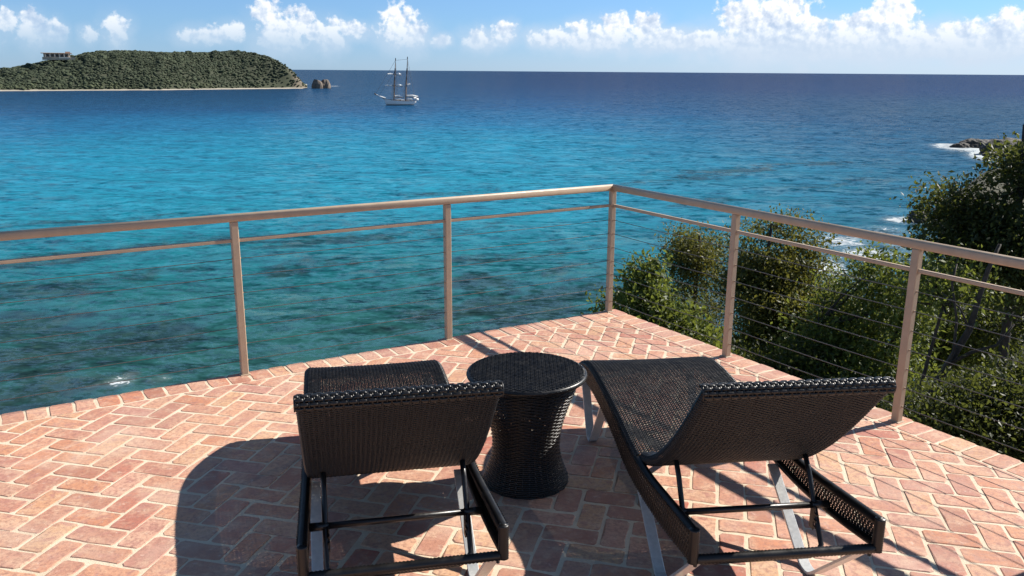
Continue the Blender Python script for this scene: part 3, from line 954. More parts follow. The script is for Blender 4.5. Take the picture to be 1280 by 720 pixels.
def build_terrace():
    # mortar bed and slab, top 4 mm under the brick faces
    mb = MB()
    zt = -0.0010
    c = [deck(0.012, 0.012), deck(DA, 0.012), deck(DA, DB), deck(0.012, DB)]
    e = 0.0
    V = [(p[0], p[1], zt) for p in c] + [(p[0], p[1], -0.06) for p in c]
    mb.add(V, [(0, 1, 2, 3), (7, 6, 5, 4), (0, 4, 5, 1), (1, 5, 6, 2), (2, 6, 7, 3), (3, 7, 4, 0)])
    t = mb.build('terrace', 'mortar')
    structure(t)
    c = [deck(0.03, 0.03), deck(DA, 0.03), deck(DA, DB), deck(0.03, DB)]
    V = [(p[0], p[1], -0.061) for p in c] + [(p[0], p[1], -0.30) for p in c]
    o = MB().add(V, [(0, 1, 2, 3), (7, 6, 5, 4), (0, 4, 5, 1), (1, 5, 6, 2), (2, 6, 7, 3), (3, 7, 4, 0)]).build('slab', 'concrete', t)
    c = [deck(0.25, 0.25), deck(DA - .2, 0.25), deck(DA - .2, DB - .2), deck(0.25, DB - .2)]
    V = [(p[0], p[1], -0.301) for p in c] + [(p[0], p[1], -9.0) for p in c]
    w = MB().add(V, [(0, 1, 2, 3), (0, 4, 5, 1), (1, 5, 6, 2), (2, 6, 7, 3), (3, 7, 4, 0)]).build('retaining_wall', 'concrete')
    tag(w, 'concrete retaining wall carrying the brick terrace above the slope', 'wall')
    # brick outlines in deck coordinates
    Lp, Wp, J = 0.2222, 0.1111, 0.0115
    hd, hp = 0.176, 0.1155
    polys = []
    rnd = random.Random(5)
    A_MAX, B_MAX = 5.9, 5.4

    def rect(cx_, cy_, l, w_, ang):
        ca, sa = math.cos(ang), math.sin(ang)
        return [(cx_ + x * ca - y * sa, cy_ + x * sa + y * ca) for x, y in ((-l / 2, -w_ / 2), (l / 2, -w_ / 2), (l / 2, w_ / 2), (-l / 2, w_ / 2))]

    def clip(poly, axis, lim):
        out = []
        for i in range(len(poly)):
            p, q = poly[i], poly[(i + 1) % len(poly)]
            pi, qi = p[axis] >= lim, q[axis] >= lim
            if pi:
                out.append(p)
            if pi != qi:
                k = (lim - p[axis]) / (q[axis] - p[axis])
                out.append((p[0] + (q[0] - p[0]) * k, p[1] + (q[1] - p[1]) * k))
        return out

    def area(p):
        return abs(sum(p[i][0] * p[(i + 1) % len(p)][1] - p[(i + 1) % len(p)][0] * p[i][1] for i in range(len(p)))) / 2

    # border course of headers along both edges
    a = 0.0
    while a < A_MAX:
        w_ = hp * rnd.uniform(.93, 1.08)
        polys.append(rect(a + w_ / 2, hd / 2 + rnd.uniform(-.003, .003), w_ - J, hd - J, rnd.uniform(-.02, .02)))
        a += w_
    b = hd
    while b < B_MAX:
        w_ = hp * rnd.uniform(.93, 1.08)
        polys.append(rect(hd / 2 + rnd.uniform(-.003, .003), b + w_ / 2, hd - J, w_ - J, rnd.uniform(-.02, .02)))
        b += w_
    # herringbone laid at 45 degrees to the edges
    s2 = math.sqrt(.5)
    for i in range(-70, 70):
        for j in range(-40, 40):
            ox, oy = i * Wp + j * Lp, i * Wp - j * Lp
            for (x, y, l, w_) in ((ox + Lp / 2, oy + Wp / 2, Lp, Wp), (ox + Lp + Wp / 2, oy + Wp - Lp / 2, Wp, Lp)):
                ca_, cb_ = (x - y) * s2 + 2.0, (x + y) * s2 + 2.0
                if not (-.2 < ca_ < A_MAX and -.2 < cb_ < B_MAX):
                    continue
                jl, jw = rnd.gauss(0, .0035), rnd.gauss(0, .003)
                p = rect(ca_ + rnd.gauss(0, .0016), cb_ + rnd.gauss(0, .0016), l - J + jl, w_ - J + jw, math.pi / 4 + rnd.gauss(0, .012))
                p = clip(p, 0, hd + J * .45)
                p = clip(p, 1, hd + J * .45) if len(p) > 2 else p
                if len(p) < 3 or area(p) < .0018:
                    continue
                polys.append(p)
    # each brick: worn outline, rounded arris, slightly uneven height and tilt
    items = []
    for p in polys:
        n = len(p)
        cxy = np.mean(np.array(p), 0)
        per = [math.dist(p[i], p[(i + 1) % n]) for i in range(n)]
        out = []
        for i in range(n):
            p0, p1 = np.array(p[i]), np.array(p[(i + 1) % n])
            if per[i] < .012:
                out.append(p0)
                continue
            cut = min(.009, per[i] * .2) * rnd.uniform(.4, 2.1)
            dr = (p1 - p0) / per[i]
            nr = np.array([dr[1], -dr[0]])
            out.append(p0 + dr * cut)
            if per[i] > .15:
                out.append(p0 + dr * per[i] * rnd.uniform(.3, .7) + nr * rnd.gauss(-.0004, .0036))
            out.append(p1 - dr * min(.009, per[i] * .2) * rnd.uniform(.4, 2.1))
        O = np.array(out)
        zt_ = max(0.0, rnd.gauss(.0012, .0007))
        tx, ty = rnd.gauss(0, .004), rnd.gauss(0, .004)
        V = []
        for f, dz in ((1.0, -.030), (1.0, -.0022), (.0, 0.0)):
            if f == 0.0:
                dv = O - cxy
                ln = np.linalg.norm(dv, axis=1)[:, None]
                Q = cxy + dv * (1 - .0045 / np.maximum(ln, .02))
            else:
                Q = O
            for q in Q:
                w3 = deck(q[0], q[1])
                V.append((w3[0], w3[1], dz + zt_ + (q[0] - cxy[0]) * tx + (q[1] - cxy[1]) * ty))
        V = np.array(V)
        k = len(O)
        Q = [(r * k + i, r * k + (i + 1) % k, (r + 1) * k + (i + 1) % k, (r + 1) * k + i) for r in (0, 1) for i in range(k)]
        T = [(2 * k, 2 * k + i, 2 * k + i + 1) for i in range(1, k - 1)]
        c3 = deck(cxy[0], cxy[1])
        u, v, dep = project(c3)
        vis = 0
        if dep > .3 and -30 < u < 1310 and -30 < v < 760:
            pts = [project(x)[:2] for x in V[2 * k:]]
            vis = area(pts)
        items.append((vis, V, Q, T, rnd.random()))
    items.sort(key=lambda x: -x[0])
    for vis, V, Q, T, tone in items[:300]:
        c3 = V.mean(0)
        o = mesh_np('brick', V - c3, [np.array(Q), np.array(T)], 'brick', t, False, {'tone': ('POINT', 'FLOAT', np.full(len(V), tone))})
        o.location = c3
    mb = MB()
    tones = []
    for vis, V, Q, T, tone in items[300:]:
        mb.add(V, Q, T)
        tones += [tone] * len(V)
    r = mb.build('brick_field', 'brick', t, False, {'tone': ('POINT', 'FLOAT', tones)})
    stuff(r)
    print('bricks', len(items), 'visible', sum(1 for i in items if i[0] > 0))


build_terrace()


# ------------------------------------------------------------------ railing
def build_railing():
    g = empty('terrace_railing', (PC[0], PC[1], 0))
    org = np.array([PC[0], PC[1], 0])
    P3 = lambda p, z: np.array([p[0], p[1], z]) - org
    SL, SR = 1.355, 1.211
    posts = [PC - D1 * SL * i for i in (3, 2, 1)] + [PC] + [PC + D2 * SR * i for i in (1, 2, 3, 4)]
    ang = math.atan2(D1[1], D1[0])
    for p in posts:
        o = MB().box(P3(p, 0.458), (.041, .041, .914), ang, .004).build('post', 'rail_paint', g)
        MB().box(P3(p, .0035), (.058, .058, .006), ang, .002).build('foot_plate', 'rail_paint', o)
    # top rail: flat-oval tube, mitred at the corner
    a = .025
    prof = []
    for k in range(16):
        th = 2 * math.pi * k / 16
        cx_, sx_ = math.cos(th), math.sin(th)
        prof.append((.026 * math.copysign(abs(cx_) ** .5, cx_), .022 * math.copysign(abs(sx_) ** .5, sx_)))
    for (d, nrm, ln) in ((-D1, M1, SL * 3 + .3), (D2, M2, SR * 4 + .3)):
        other = M2 if nrm is M1 else M1
        V = []
        for end in (0, 1):
            for (u, z) in prof:
                # at the corner the cut follows the mitre plane
                base = PC + nrm * u + (-d * (u) if end == 0 else d * ln)
                V.append(P3(base, .936 + z))
        V = np.array(V)
        n = 16
        Q = [(i, (i + 1) % n, n + (i + 1) % n, n + i) for i in range(n)]
        V = np.vstack([V, V[:n].mean(0), V[n:].mean(0)])
        T = [(2 * n, (i + 1) % n, i) for i in range(n)] + [(2 * n + 1, n + i, n + (i + 1) % n) for i in range(n)]
        MB().add(V, Q, T).build('top_rail', 'rail_paint', g, True)
    # mid rails and cables, one length per bay
    cz_ = [.70, .598, .496, .394, .292, .190, .088]
    rnd = random.Random(3)
    for i in range(len(posts) - 1):
        p, q = posts[i], posts[i + 1]
        d = (q - p) / np.linalg.norm(q - p)
        MB().tube([P3(p + d * .021, .806), P3(q - d * .021, .806)], 0, flat=(.011, .010), upv=(0, 0, 1)).build('mid_rail', 'rail_paint', g)
    runs = [(posts[0] - D1 * .3, posts[:4]), (posts[-1] + D2 * .3, posts[3:])]
    for z in cz_:
        for far, run in ((0, posts[:4]), (1, posts[3:])):
            pts = []
            for i in range(len(run) - 1):
                for t_ in np.linspace(0, 1, 7)[(0 if i == 0 else 1):]:
                    sag = .004 * 4 * t_ * (1 - t_)
                    pts.append(P3(run[i] + (run[i + 1] - run[i]) * t_, z - sag))
            MB().tube(pts, .0021, 6, upv=(0, 0, 1)).build('cable', 'steel_cable', g, True)
    mb = None
    for i, p in enumerate(posts):
        dirs = (D1, D2) if i == 3 else ((D1,) if i < 3 else (D2,))
        for dd in dirs:
            for z in cz_:
                MB().tube([P3(p - dd * .026, z), P3(p + dd * .026, z)], .0055, 6, upv=(0, 0, 1)).build('cable_sleeve', 'rail_paint', g)
    tag(g, 'beige metal railing with thin steel cables round the brick terrace', 'railing')


build_railing()


# ------------------------------------------------------------------ wicker weaving
def ribbon_grid(C, Wd, N, w, th, closed=False, sides=4):
    """C (n,m,3) strand centre lines; Wd across the strand, N off the surface"""
    n, m = C.shape[:2]
    if sides == 4:
        prof = [(1, 0), (0, 1), (-1, 0), (0, -1)]
    else:
        prof = [(math.cos(2 * math.pi * k / sides), math.sin(2 * math.pi * k / sides)) for k in range(sides)]
    V = np.stack([C + Wd * (a * w / 2) + N * (b * th / 2) for a, b in prof], 2)    # n,m,s,3
    idx = np.arange(n * m * sides).reshape(n, m, sides)
    nxt = np.roll(idx, -1, 2)
    if closed:
        i2, n2 = np.roll(idx, -1, 1), np.roll(nxt, -1, 1)
        q = np.stack([idx, nxt, n2, i2], -1)
    else:
        q = np.stack([idx[:, :-1], nxt[:, :-1], nxt[:, 1:], idx[:, 1:]], -1)
    return V.reshape(-1, 3), q.reshape(-1, 4)


def weave(mb, P, N, S, amp=.0014, w=.0064, th=.0034, closed=False, period=2, jitter=.00025):
    """P (n,m,3) surface points, rows are strands; crossing sign alternates every `period` points"""
    n, m = P.shape[:2]
    i, j = np.meshgrid(np.arange(n), np.arange(m), indexing='ij')
    ph = np.cos(math.pi * (j / period + i))
    C = P + N * (amp * ph)[..., None] + rng.normal(0, jitter, P.shape)
    V, q = ribbon_grid(C, S, N, w, th, closed)
    mb.add(V, q)


def warps(mb, P, N, T, every=2, w=.0045, th=.002, start=0):
    """lengthwise strands at every crossing column"""
    C = P[:, start::every].transpose(1, 0, 2)
    V, q = ribbon_grid(C, T[:, start::every].transpose(1, 0, 2), N[:, start::every].transpose(1, 0, 2), w, th)
    mb.add(V, q)


def wrapped_tube(mb, pts, r, pitch=.0075, sides=10):
    """a tube bound with a strand: ridges along its length"""
    pts = np.asarray(pts, float)
    seg = np.linalg.norm(np.diff(pts, axis=0), axis=1)
    cum = np.concatenate([[0], np.cumsum(seg)])
    n = max(4, int(cum[-1] / (pitch / 2)))
    s = np.linspace(0, cum[-1], n)
    Q = np.stack([np.interp(s, cum, pts[:, k]) for k in range(3)], 1)
    rr = np.where(np.arange(n) % 2 == 0, r, r * .86)
    mb.tube(Q, rr, sides)


def smooth_path(keys, n):
    """Catmull-Rom through (s, z) keys"""
    K = np.array(keys, float)
    K = np.vstack([2 * K[0] - K[1], K, 2 * K[-1] - K[-2]])
    out = []
    for i in range(1, len(K) - 2):
        for t in np.linspace(0, 1, 24, endpoint=False):
            a, b, c, d = K[i - 1], K[i], K[i + 1], K[i + 2]
            out.append(.5 * ((2 * b) + (-a + c) * t + (2 * a - 5 * b + 4 * c - d) * t * t + (-a + 3 * b - 3 * c + d) * t ** 3))
    out.append(K[-2])
    out = np.array(out)
    cum = np.concatenate([[0], np.cumsum(np.linalg.norm(np.diff(out, axis=0), axis=1))])
    s = np.linspace(0, cum[-1], n)
    return np.stack([np.interp(s, cum, out[:, k]) for k in range(2)], 1), cum[-1]


TOPK = [(0.0, .416), (.25, .384), (.48, .356), (.67, .350), (.80, .362), (.95, .382), (1.10, .398), (1.25, .408), (1.42, .415), (1.56, .402), (1.68, .368), (1.77, .325), (1.815, .295)]
BOTK = [(0.0, .300), (.25, .262), (.48, .240), (.67, .236), (.80, .244), (.95, .272), (1.10, .292), (1.25, .306), (1.42, .312), (1.56, .305), (1.68, .290), (1.77, .272), (1.815, .262)]
HW = .317


def build_lounger():
    """local frame: +y towards the foot, origin on the ground under the rear rail"""
    g = empty('sun_lounger')
    top, ltop = smooth_path(TOPK, 240)
    bot, lbot = smooth_path(BOTK, 240)
    ztop = lambda s: np.interp(s, top[:, 0], top[:, 1])
    zbot = lambda s: np.interp(s, bot[:, 0], bot[:, 1])
    # seat weave
    n = int(1.23 / .0078)
    full, _ = smooth_path(TOPK, 900)
    sel = full[full[:, 0] > .655]
    cum = np.concatenate([[0], np.cumsum(np.linalg.norm(np.diff(sel, axis=0), axis=1))])
    k = np.linspace(0, cum[-1], n)
    ys, zs = np.interp(k, cum, sel[:, 0]), np.interp(k, cum, sel[:, 1])
    ty, tz = np.gradient(ys), np.gradient(zs)
    ln = np.hypot(ty, tz)
    ty, tz = ty / ln, tz / ln
    half = HW - .004
    flat = half - .02
    m_ = 2 * int(2 * (half + .012) / .0150) + 1
    q = np.linspace(-(flat + .034), flat + .034, m_)
    aq = np.abs(q)
    arc = np.clip(aq - flat, 0, None)
    th_ = np.clip(arc / .02, 0, math.pi / 2)
    xs = np.sign(q) * (np.minimum(aq, flat) + .02 * np.sin(th_))
    drop = .02 * (1 - np.cos(th_)) + np.clip(arc - .02 * math.pi / 2, 0, None)
    nx, nz = np.sign(q) * np.sin(th_), np.cos(th_)
    P = np.zeros((n, m_, 3))
    P[..., 0] = xs
    sagx = .006 * (1 - (xs / half) ** 2)
    P[..., 1] = ys[:, None] + tz[:, None] * (drop + sagx)[None]
    P[..., 2] = zs[:, None] - ty[:, None] * (drop + sagx)[None] + .002
    N = np.stack([np.broadcast_to(nx, (n, m_)), -tz[:, None] * nz[None], ty[:, None] * nz[None]], -1)
    S = np.stack([np.zeros((n, m_)), np.broadcast_to(ty[:, None], (n, m_)), np.broadcast_to(tz[:, None], (n, m_))], -1)
    T = np.stack([np.broadcast_to(nz, (n, m_)), tz[:, None] * nx[None], -ty[:, None] * nx[None]], -1)
    mb = MB()
    weave(mb, P, N, S, amp=.0017, w=.0074, th=.0040)
    warps(mb, P, N, T, 2, .0075)
    mb.build('seat', 'wicker', g, True)
    # side frames
    for sx in (-1, 1):
        mb = MB()
        wrapped_tube(mb, [(sx * (HW - .018), s, z - .019) for s, z in top[::4]], .0165)
        mb.build('side_rail', 'wicker', g, True)
        mb = MB()
        wrapped_tube(mb, [(sx * (HW - .018), s, z + .014) for s, z in bot[::4]], .0135)
        mb.build('lower_rail', 'wicker', g, True)
        mb = MB()
        wrapped_tube(mb, [(sx * (HW - .018), .004, .296), (sx * (HW - .018), .004, .409)], .0175)
        mb.build('corner_post', 'wicker', g, True)
        # woven side panel, strands upright
        s_ = np.linspace(.01, 1.80, int(1.8 / .0095))
        mm = 13
        f = np.linspace(0, 1, mm)
        z0, z1 = zbot(s_) + .006, ztop(s_) - .012
        P = np.zeros((len(s_), mm, 3))
        P[..., 0] = sx * (HW - .003)
        P[..., 1] = s_[:, None]
        P[..., 2] = z0[:, None] + (z1 - z0)[:, None] * f[None]
        N = np.zeros_like(P)
        N[..., 0] = sx
        S = np.zeros_like(P)
        S[..., 1] = 1
        T = np.zeros_like(P)
        T[..., 2] = 1
        mb = MB()
        weave(mb, P, N, S, amp=.0018, w=.0105, th=.0040)
        warps(mb, P, N, T, 2, .0045)
        mb.build('side_panel', 'wicker', g, True)
    mb = MB()
    wrapped_tube(mb, [(-HW + .03, .004, .305), (HW - .03, .004, .305)], .0165, .0115)
    mb.build('rear_rail', 'wicker', g, True)
    mb = MB()
    wrapped_tube(mb, [(-HW + .03, .668, .309), (HW - .03, .668, .309)], .014, .0085)
    mb.build('hinge_rail', 'wicker', g, True)
    mb = MB()
    wrapped_tube(mb, [(-HW + .03, 1.81, .280), (HW - .03, 1.81, .280)], .016, .0085)
    mb.build('foot_rail', 'wicker', g, True)
    # backrest: closed woven sleeve round a curved frame
    bk = [(.650, .336), (.555, .372), (.45, .432), (.34, .517), (.24, .610), (.15, .705), (.075, .788), (.030, .838)]
    path, lb = smooth_path(bk, int(.90 / .0078))
    n = len(path)
    ys, zs = path[:, 0], path[:, 1]
    ty, tz = np.gradient(ys), np.gradient(zs)
    ln = np.hypot(ty, tz)
    ty, tz = ty / ln, tz / ln
    ny, nz = tz, -ty                                      # towards the sitter: up and to the foot
    ny, nz = np.where(nz < 0, -ny, ny), np.where(nz < 0, -nz, nz)
    bw, bt = .293, .019
    # cross-section perimeter with one point every half crossing
    flat = bw - bt
    per = 4 * flat + 2 * math.pi * bt
    m_ = 4 * int(per / .0150 / 2)
    u = np.arange(m_) / m_ * per
    cxs, cns, dxs, dns = [], [], [], []
    for d in u:
        if d < 2 * flat:
            x, h, a, b = -flat + d, bt, 0, 1
        elif d < 2 * flat + math.pi * bt:
            th = (d - 2 * flat) / bt
            x, h, a, b = flat + bt * math.sin(th), bt * math.cos(th), math.sin(th), math.cos(th)
        elif d < 4 * flat + math.pi * bt:
            x, h, a, b = flat - (d - 2 * flat - math.pi * bt), -bt, 0, -1
        else:
            th = (d - 4 * flat - math.pi * bt) / bt
            x, h, a, b = -flat - bt * math.sin(th), -bt * math.cos(th), -math.sin(th), -math.cos(th)
        cxs.append(x)
        cns.append(h)
        dxs.append(a)
        dns.append(b)
    cxs, cns, dxs, dns = map(np.array, (cxs, cns, dxs, dns))
    P = np.stack([np.broadcast_to(cxs, (n, m_)), ys[:, None] + ny[:, None] * cns[None], zs[:, None] + nz[:, None] * cns[None]], -1)
    N = np.stack([np.broadcast_to(dxs, (n, m_)), ny[:, None] * dns[None], nz[:, None] * dns[None]], -1)
    S = np.stack([np.zeros((n, m_)), np.broadcast_to(ty[:, None], (n, m_)), np.broadcast_to(tz[:, None], (n, m_))], -1)
    T = np.stack([np.broadcast_to(dns, (n, m_)), -ny[:, None] * dxs[None], -nz[:, None] * dxs[None]], -1)
    mb = MB()
    weave(mb, P, N, S, amp=.0017, w=.0075, th=.0040, closed=True)
    warps(mb, P, N, T, 2, .0075)
    back = mb.build('backrest', 'wicker', g, True)
    # plump plaited band over the head end
    e = np.array([ys[-1], zs[-1]])
    tv, nv = np.array([ty[-1], tz[-1]]), np.array([ny[-1], nz[-1]])
    mb = MB()
    R0 = .0215
    x = np.linspace(-bw - .004, bw + .004, 22 * 12 + 1)
    rows = []
    for r_, a in enumerate(np.radians([-72, -38, -4, 30, 64, 96])):
        off = tv * math.cos(a) * R0 + nv * math.sin(a) * R0
        dn = tv * math.cos(a) + nv * math.sin(a)
        dw = -tv * math.sin(a) + nv * math.cos(a)
        C = np.zeros((1, len(x), 3))
        jj = (np.arange(len(x)) + (6 if r_ % 2 else 0)) % 12
        dip = np.minimum(jj, 12 - jj)                     # goes under every other upright
        bulge = np.where(dip == 0, -.0046, np.where(dip == 1, .0000, np.where(dip == 2, .0020, np.where(dip == 3, .0027, .0030)))) + rng.normal(0, .0003)
        C[0, :, 0] = x
        C[0, :, 1] = e[0] + off[0] + dn[0] * bulge
        C[0, :, 2] = e[1] + off[1] + dn[1] * bulge
        Wd = np.zeros_like(C)
        Wd[..., 1], Wd[..., 2] = dw
        Nn = np.zeros_like(C)
        Nn[..., 1], Nn[..., 2] = dn
        V, q = ribbon_grid(C, Wd, Nn, .0126, .0085, False, 8)
        mb.add(V, q)
    for xx in x[::6]:                                     # uprights that the band goes round
        pts = [(xx, e[0] + (tv * math.cos(a) + nv * math.sin(a))[0] * (R0 + .0012), e[1] + (tv * math.cos(a) + nv * math.sin(a))[1] * (R0 + .0012)) for a in np.radians(np.linspace(-92, 100, 13))]
        mb.tube(pts, .0028, 6)
    mb.build('head_band', 'wicker', back, True)
    mb = MB()
    mb.tube([(-bw + .004, e[0], e[1]), (bw - .004, e[0], e[1])], .0165, 10)
    mb.build('head_tube', 'black_tube', back, True)
    # adjustable stay: two struts joined below, catching on a cross bar
    for sx in (-1, 1):
        xs_ = sx * .235
        sp = [(xs_, .405, .452), (xs_, .36, .40), (xs_, .275, .262), (xs_, .225, .190), (xs_ - sx * .018, .211, .170), (xs_ - sx * .05, .206, .163)]
        st = MB().tube(sp, .0095, 8).build('strut', 'black_tube', g, True)
        MB().tube([(xs_ - .016, .405, .458), (xs_ + .016, .405, .458)], .012, 8).build('pivot', 'black_tube', st, True)
        br = MB()
        br.box((sx * .225, .285, .262), (.005, .030, .085), 0, .001)
        for kz in (.235, .258, .281):
            br.box((sx * .225, .264, kz), (.005, .018, .009), 0, .001)
        br.build('catch_plate', 'black_tube', st)
    MB().tube([(-.19, .206, .163), (.19, .206, .163)], .0095, 8).build('strut_bar', 'black_tube', g, True)
    MB().tube([(-HW + .03, .30, .300), (HW - .03, .30, .300)], .0115, 8).build('cross_bar', 'black_tube', g, True)
    for sx in (-1, 1):
        MB().tube([(sx * (HW - .03), .30, .300), (sx * .225, .30, .300)], .0145, 8).build('bar_socket', 'black_tube', g, True)
    # bent flat-bar legs
    for sx in (-1, 1):
        for keys in ([(.725, .246), (.60, .156), (.50, .083), (.425, .028), (.395, .009), (.365, .0045), (.335, .008), (.30, .034), (.22, .107), (.10, .217), (.030, .284)],
                     [(1.30, .300), (1.38, .200), (1.46, .098), (1.515, .030), (1.535, .010), (1.56, .0045), (1.585, .010), (1.605, .030), (1.65, .098), (1.715, .200), (1.765, .268)]):
            pts, _ = smooth_path(keys, 44)
            lg = MB().tube([(sx * .272, s, z) for s, z in pts], 0, flat=(.020, .0042), upv=(1, 0, 0)).build('leg', 'brushed_metal', g, False) if 0 else None
            mb = MB()
            P_ = np.array([(sx * .272, s, z) for s, z in pts])
            Tn = np.gradient(P_, axis=0)
            Tn /= np.linalg.norm(Tn, axis=1)[:, None]
            Nn = np.stack([np.zeros(len(P_)), -Tn[:, 2], Tn[:, 1]], 1)
            X_ = np.array([1.0, 0, 0])
            ring = []
            for a, b in ((-.020, -.004), (-.0185, -.0052), (.0185, -.0052), (.020, -.004), (.020, .004), (.0185, .0052), (-.0185, .0052), (-.020, .004)):
                ring.append(P_ + X_ * a + Nn * b)
            Vv = np.stack(ring, 1)
            nn = len(P_)
            Qs = [(i * 8 + k, i * 8 + (k + 1) % 8, (i + 1) * 8 + (k + 1) % 8, (i + 1) * 8 + k) for i in range(nn - 1) for k in range(8)]
            Qs += [(7, 6, 5, 4), (7, 4, 3, 0), (3, 2, 1, 0)]
            mb.add(Vv.reshape(-1, 3), Qs)
            mb.build('leg', 'brushed_metal', g, False)
    for sx in (-1, 1):
        for yy in (.018, .05):
            MB().tube([(sx * .285, yy, .289 - yy * .14), (sx * .285, yy, .274 - yy * .14)], .006, 6).build('bolt', 'dark_rubber', g)
    return g


LOUNGER = build_lounger()
LOUNGER.location = (.856, 2.368, 0)
LOUNGER.rotation_euler = (0, 0, R(7.0))
tag(LOUNGER, 'right-hand dark wicker sun lounger with raised back, nearest the right railing', 'sun lounger', 'pair of wicker sun loungers')
l2 = copy_tree(LOUNGER)
l2.location = (-.312, 2.285, 0)
l2.rotation_euler = (0, 0, R(12.4))
tag(l2, 'left-hand dark wicker sun lounger with raised back, left of the round table', 'sun lounger', 'pair of wicker sun loungers')


# ------------------------------------------------------------------ round wicker side table
def build_table():
    g = empty('wicker_side_table', (.066, 3.46, 0))
    zt = .510
    Rt = .258
    # top: rows of weaving clipped to the disc
    mb = MB()
    pitch = .0090
    half = .0085
    nrow = int(Rt * 2 / pitch)
    for i in range(nrow + 1):
        v = -Rt + .004 + i * pitch
        if abs(v) >= Rt - .003:
            continue
        hw_ = math.sqrt(Rt * Rt - v * v)
        j0 = int(math.ceil(-hw_ / half))
        j1 = int(math.floor(hw_ / half))
        js = np.arange(j0, j1 + 1)
        if len(js) < 3:
            continue
        P = np.zeros((1, len(js), 3))
        P[0, :, 0] = js * half
        P[0, :, 1] = v
        rr = np.hypot(js * half, v)
        drop = np.where(rr > Rt - .02, .02 - np.sqrt(np.clip(.0004 - (rr - Rt + .02) ** 2, 0, None)), 0)
        P[0, :, 2] = zt - drop + .0021 * np.cos(math.pi * (js / 2 + i))
        S = np.zeros_like(P)
        S[..., 1] = 1
        N = np.zeros_like(P)
        N[..., 2] = 1
        V, q = ribbon_grid(P + rng.normal(0, .0003, P.shape), S, N, .0088, .0042)
        mb.add(V, q)
        if i % 1 == 0:
            pass
    for j in range(int(-Rt / half / 2), int(Rt / half / 2) + 1):
        u_ = j * half * 2
        hw_ = math.sqrt(max(1e-6, (Rt - .006) ** 2 - u_ * u_))
        if hw_ < .02:
            continue
        vv = np.linspace(-hw_, hw_, 24)
        rr = np.hypot(u_, vv)
        drop = np.where(rr > Rt - .02, .02 - np.sqrt(np.clip(.0004 - (rr - Rt + .02) ** 2, 0, None)), 0)
        P = np.stack([np.full(24, u_), vv, zt - drop], 1)[None]
        S = np.zeros_like(P)
        S[..., 0] = 1
        N = np.zeros_like(P)
        N[..., 2] = 1
        V, q = ribbon_grid(P, S, N, .008, .002)
        mb.add(V, q)
    tp = mb.build('table_top', 'wicker', g, True)
    mb = MB()
    th = np.linspace(0, 2 * math.pi, 24)
    ring = lambda r_, z: [(r_ * math.cos(a), r_ * math.sin(a), z) for a in np.linspace(0, 2 * math.pi, 49)]
    # rim: bound roll
    na = 300
    mb = MB()
    aa = np.linspace(0, 2 * math.pi, na, endpoint=False)
    sec = 10
    V = np.zeros((na, sec, 3))
    for k in range(sec):
        ph = 2 * math.pi * k / sec
        rad = np.where(np.arange(na) % 2 == 0, .0125, .0110)
        rr = Rt - .0115 + rad * math.cos(ph)
        V[:, k] = np.stack([rr * np.cos(aa), rr * np.sin(aa), zt - .0125 + rad * math.sin(ph)], 1)
    idx = np.arange(na * sec).reshape(na, sec)
    q = np.stack([idx, np.roll(idx, -1, 0), np.roll(np.roll(idx, -1, 0), -1, 1), np.roll(idx, -1, 1)], -1).reshape(-1, 4)
    mb.add(V.reshape(-1, 3), q)
    mb.build('rim', 'wicker', tp, True)
    MB().add(np.vstack([[(0, 0, zt - .012)], ring(Rt - .02, zt - .012)[:-1]]), None, [(0, 1 + i, 1 + (i + 1) % 48) for i in range(48)]).build('backing_plate', 'black_tube', tp)
    # body: waisted
    keys = [(.224, zt - .022), (.208, .43), (.182, .36), (.158, .28), (.146, .20), (.150, .13), (.167, .07), (.184, .028), (.186, .006)]
    pr, l = smooth_path(keys, int(.52 / .0086))
    n = len(pr)
    m_ = 4 * 19
    a = np.arange(m_) / m_ * 2 * math.pi
    dr, dz = np.gradient(pr[:, 0]), np.gradient(pr[:, 1])
    ln = np.hypot(dr, dz)
    dr, dz = dr / ln, dz / ln
    P = np.stack([pr[:, 0:1] * np.cos(a), pr[:, 0:1] * np.sin(a), np.broadcast_to(pr[:, 1:2], (n, m_))], -1)
    nr, nz = -dz, dr
    N = np.stack([nr[:, None] * np.cos(a), nr[:, None] * np.sin(a), np.broadcast_to(nz[:, None], (n, m_))], -1)
    if N[n // 2, 0, 0] < 0:
        N = -N
    S = np.stack([dr[:, None] * np.cos(a), dr[:, None] * np.sin(a), np.broadcast_to(dz[:, None], (n, m_))], -1)
    T = np.stack([np.broadcast_to(-np.sin(a), (n, m_)), np.broadcast_to(np.cos(a), (n, m_)), np.zeros((n, m_))], -1)
    mb = MB()
    weave(mb, P, N, S, amp=.0022, w=.0086, th=.0042, closed=True)
    warps(mb, P, N, T, 2, .007)
    body = mb.build('table_body', 'wicker', g, True)
    mb = MB()
    for r_, z in ((.172, .014), (.132, .20), (.200, .46)):
        mb.tube(ring(r_, z), .008, 6, False)
    for k in range(4):
        b_ = k * math.pi / 2 + .4
        mb.tube([((r_ - .006) * math.cos(b_), (r_ - .006) * math.sin(b_), z) for r_, z in pr[::6]], .006, 6)
    mb.build('inner_frame', 'black_tube', body, True)
    tag(g, 'round waisted dark wicker side table between the two sun loungers', 'side table')


build_table()

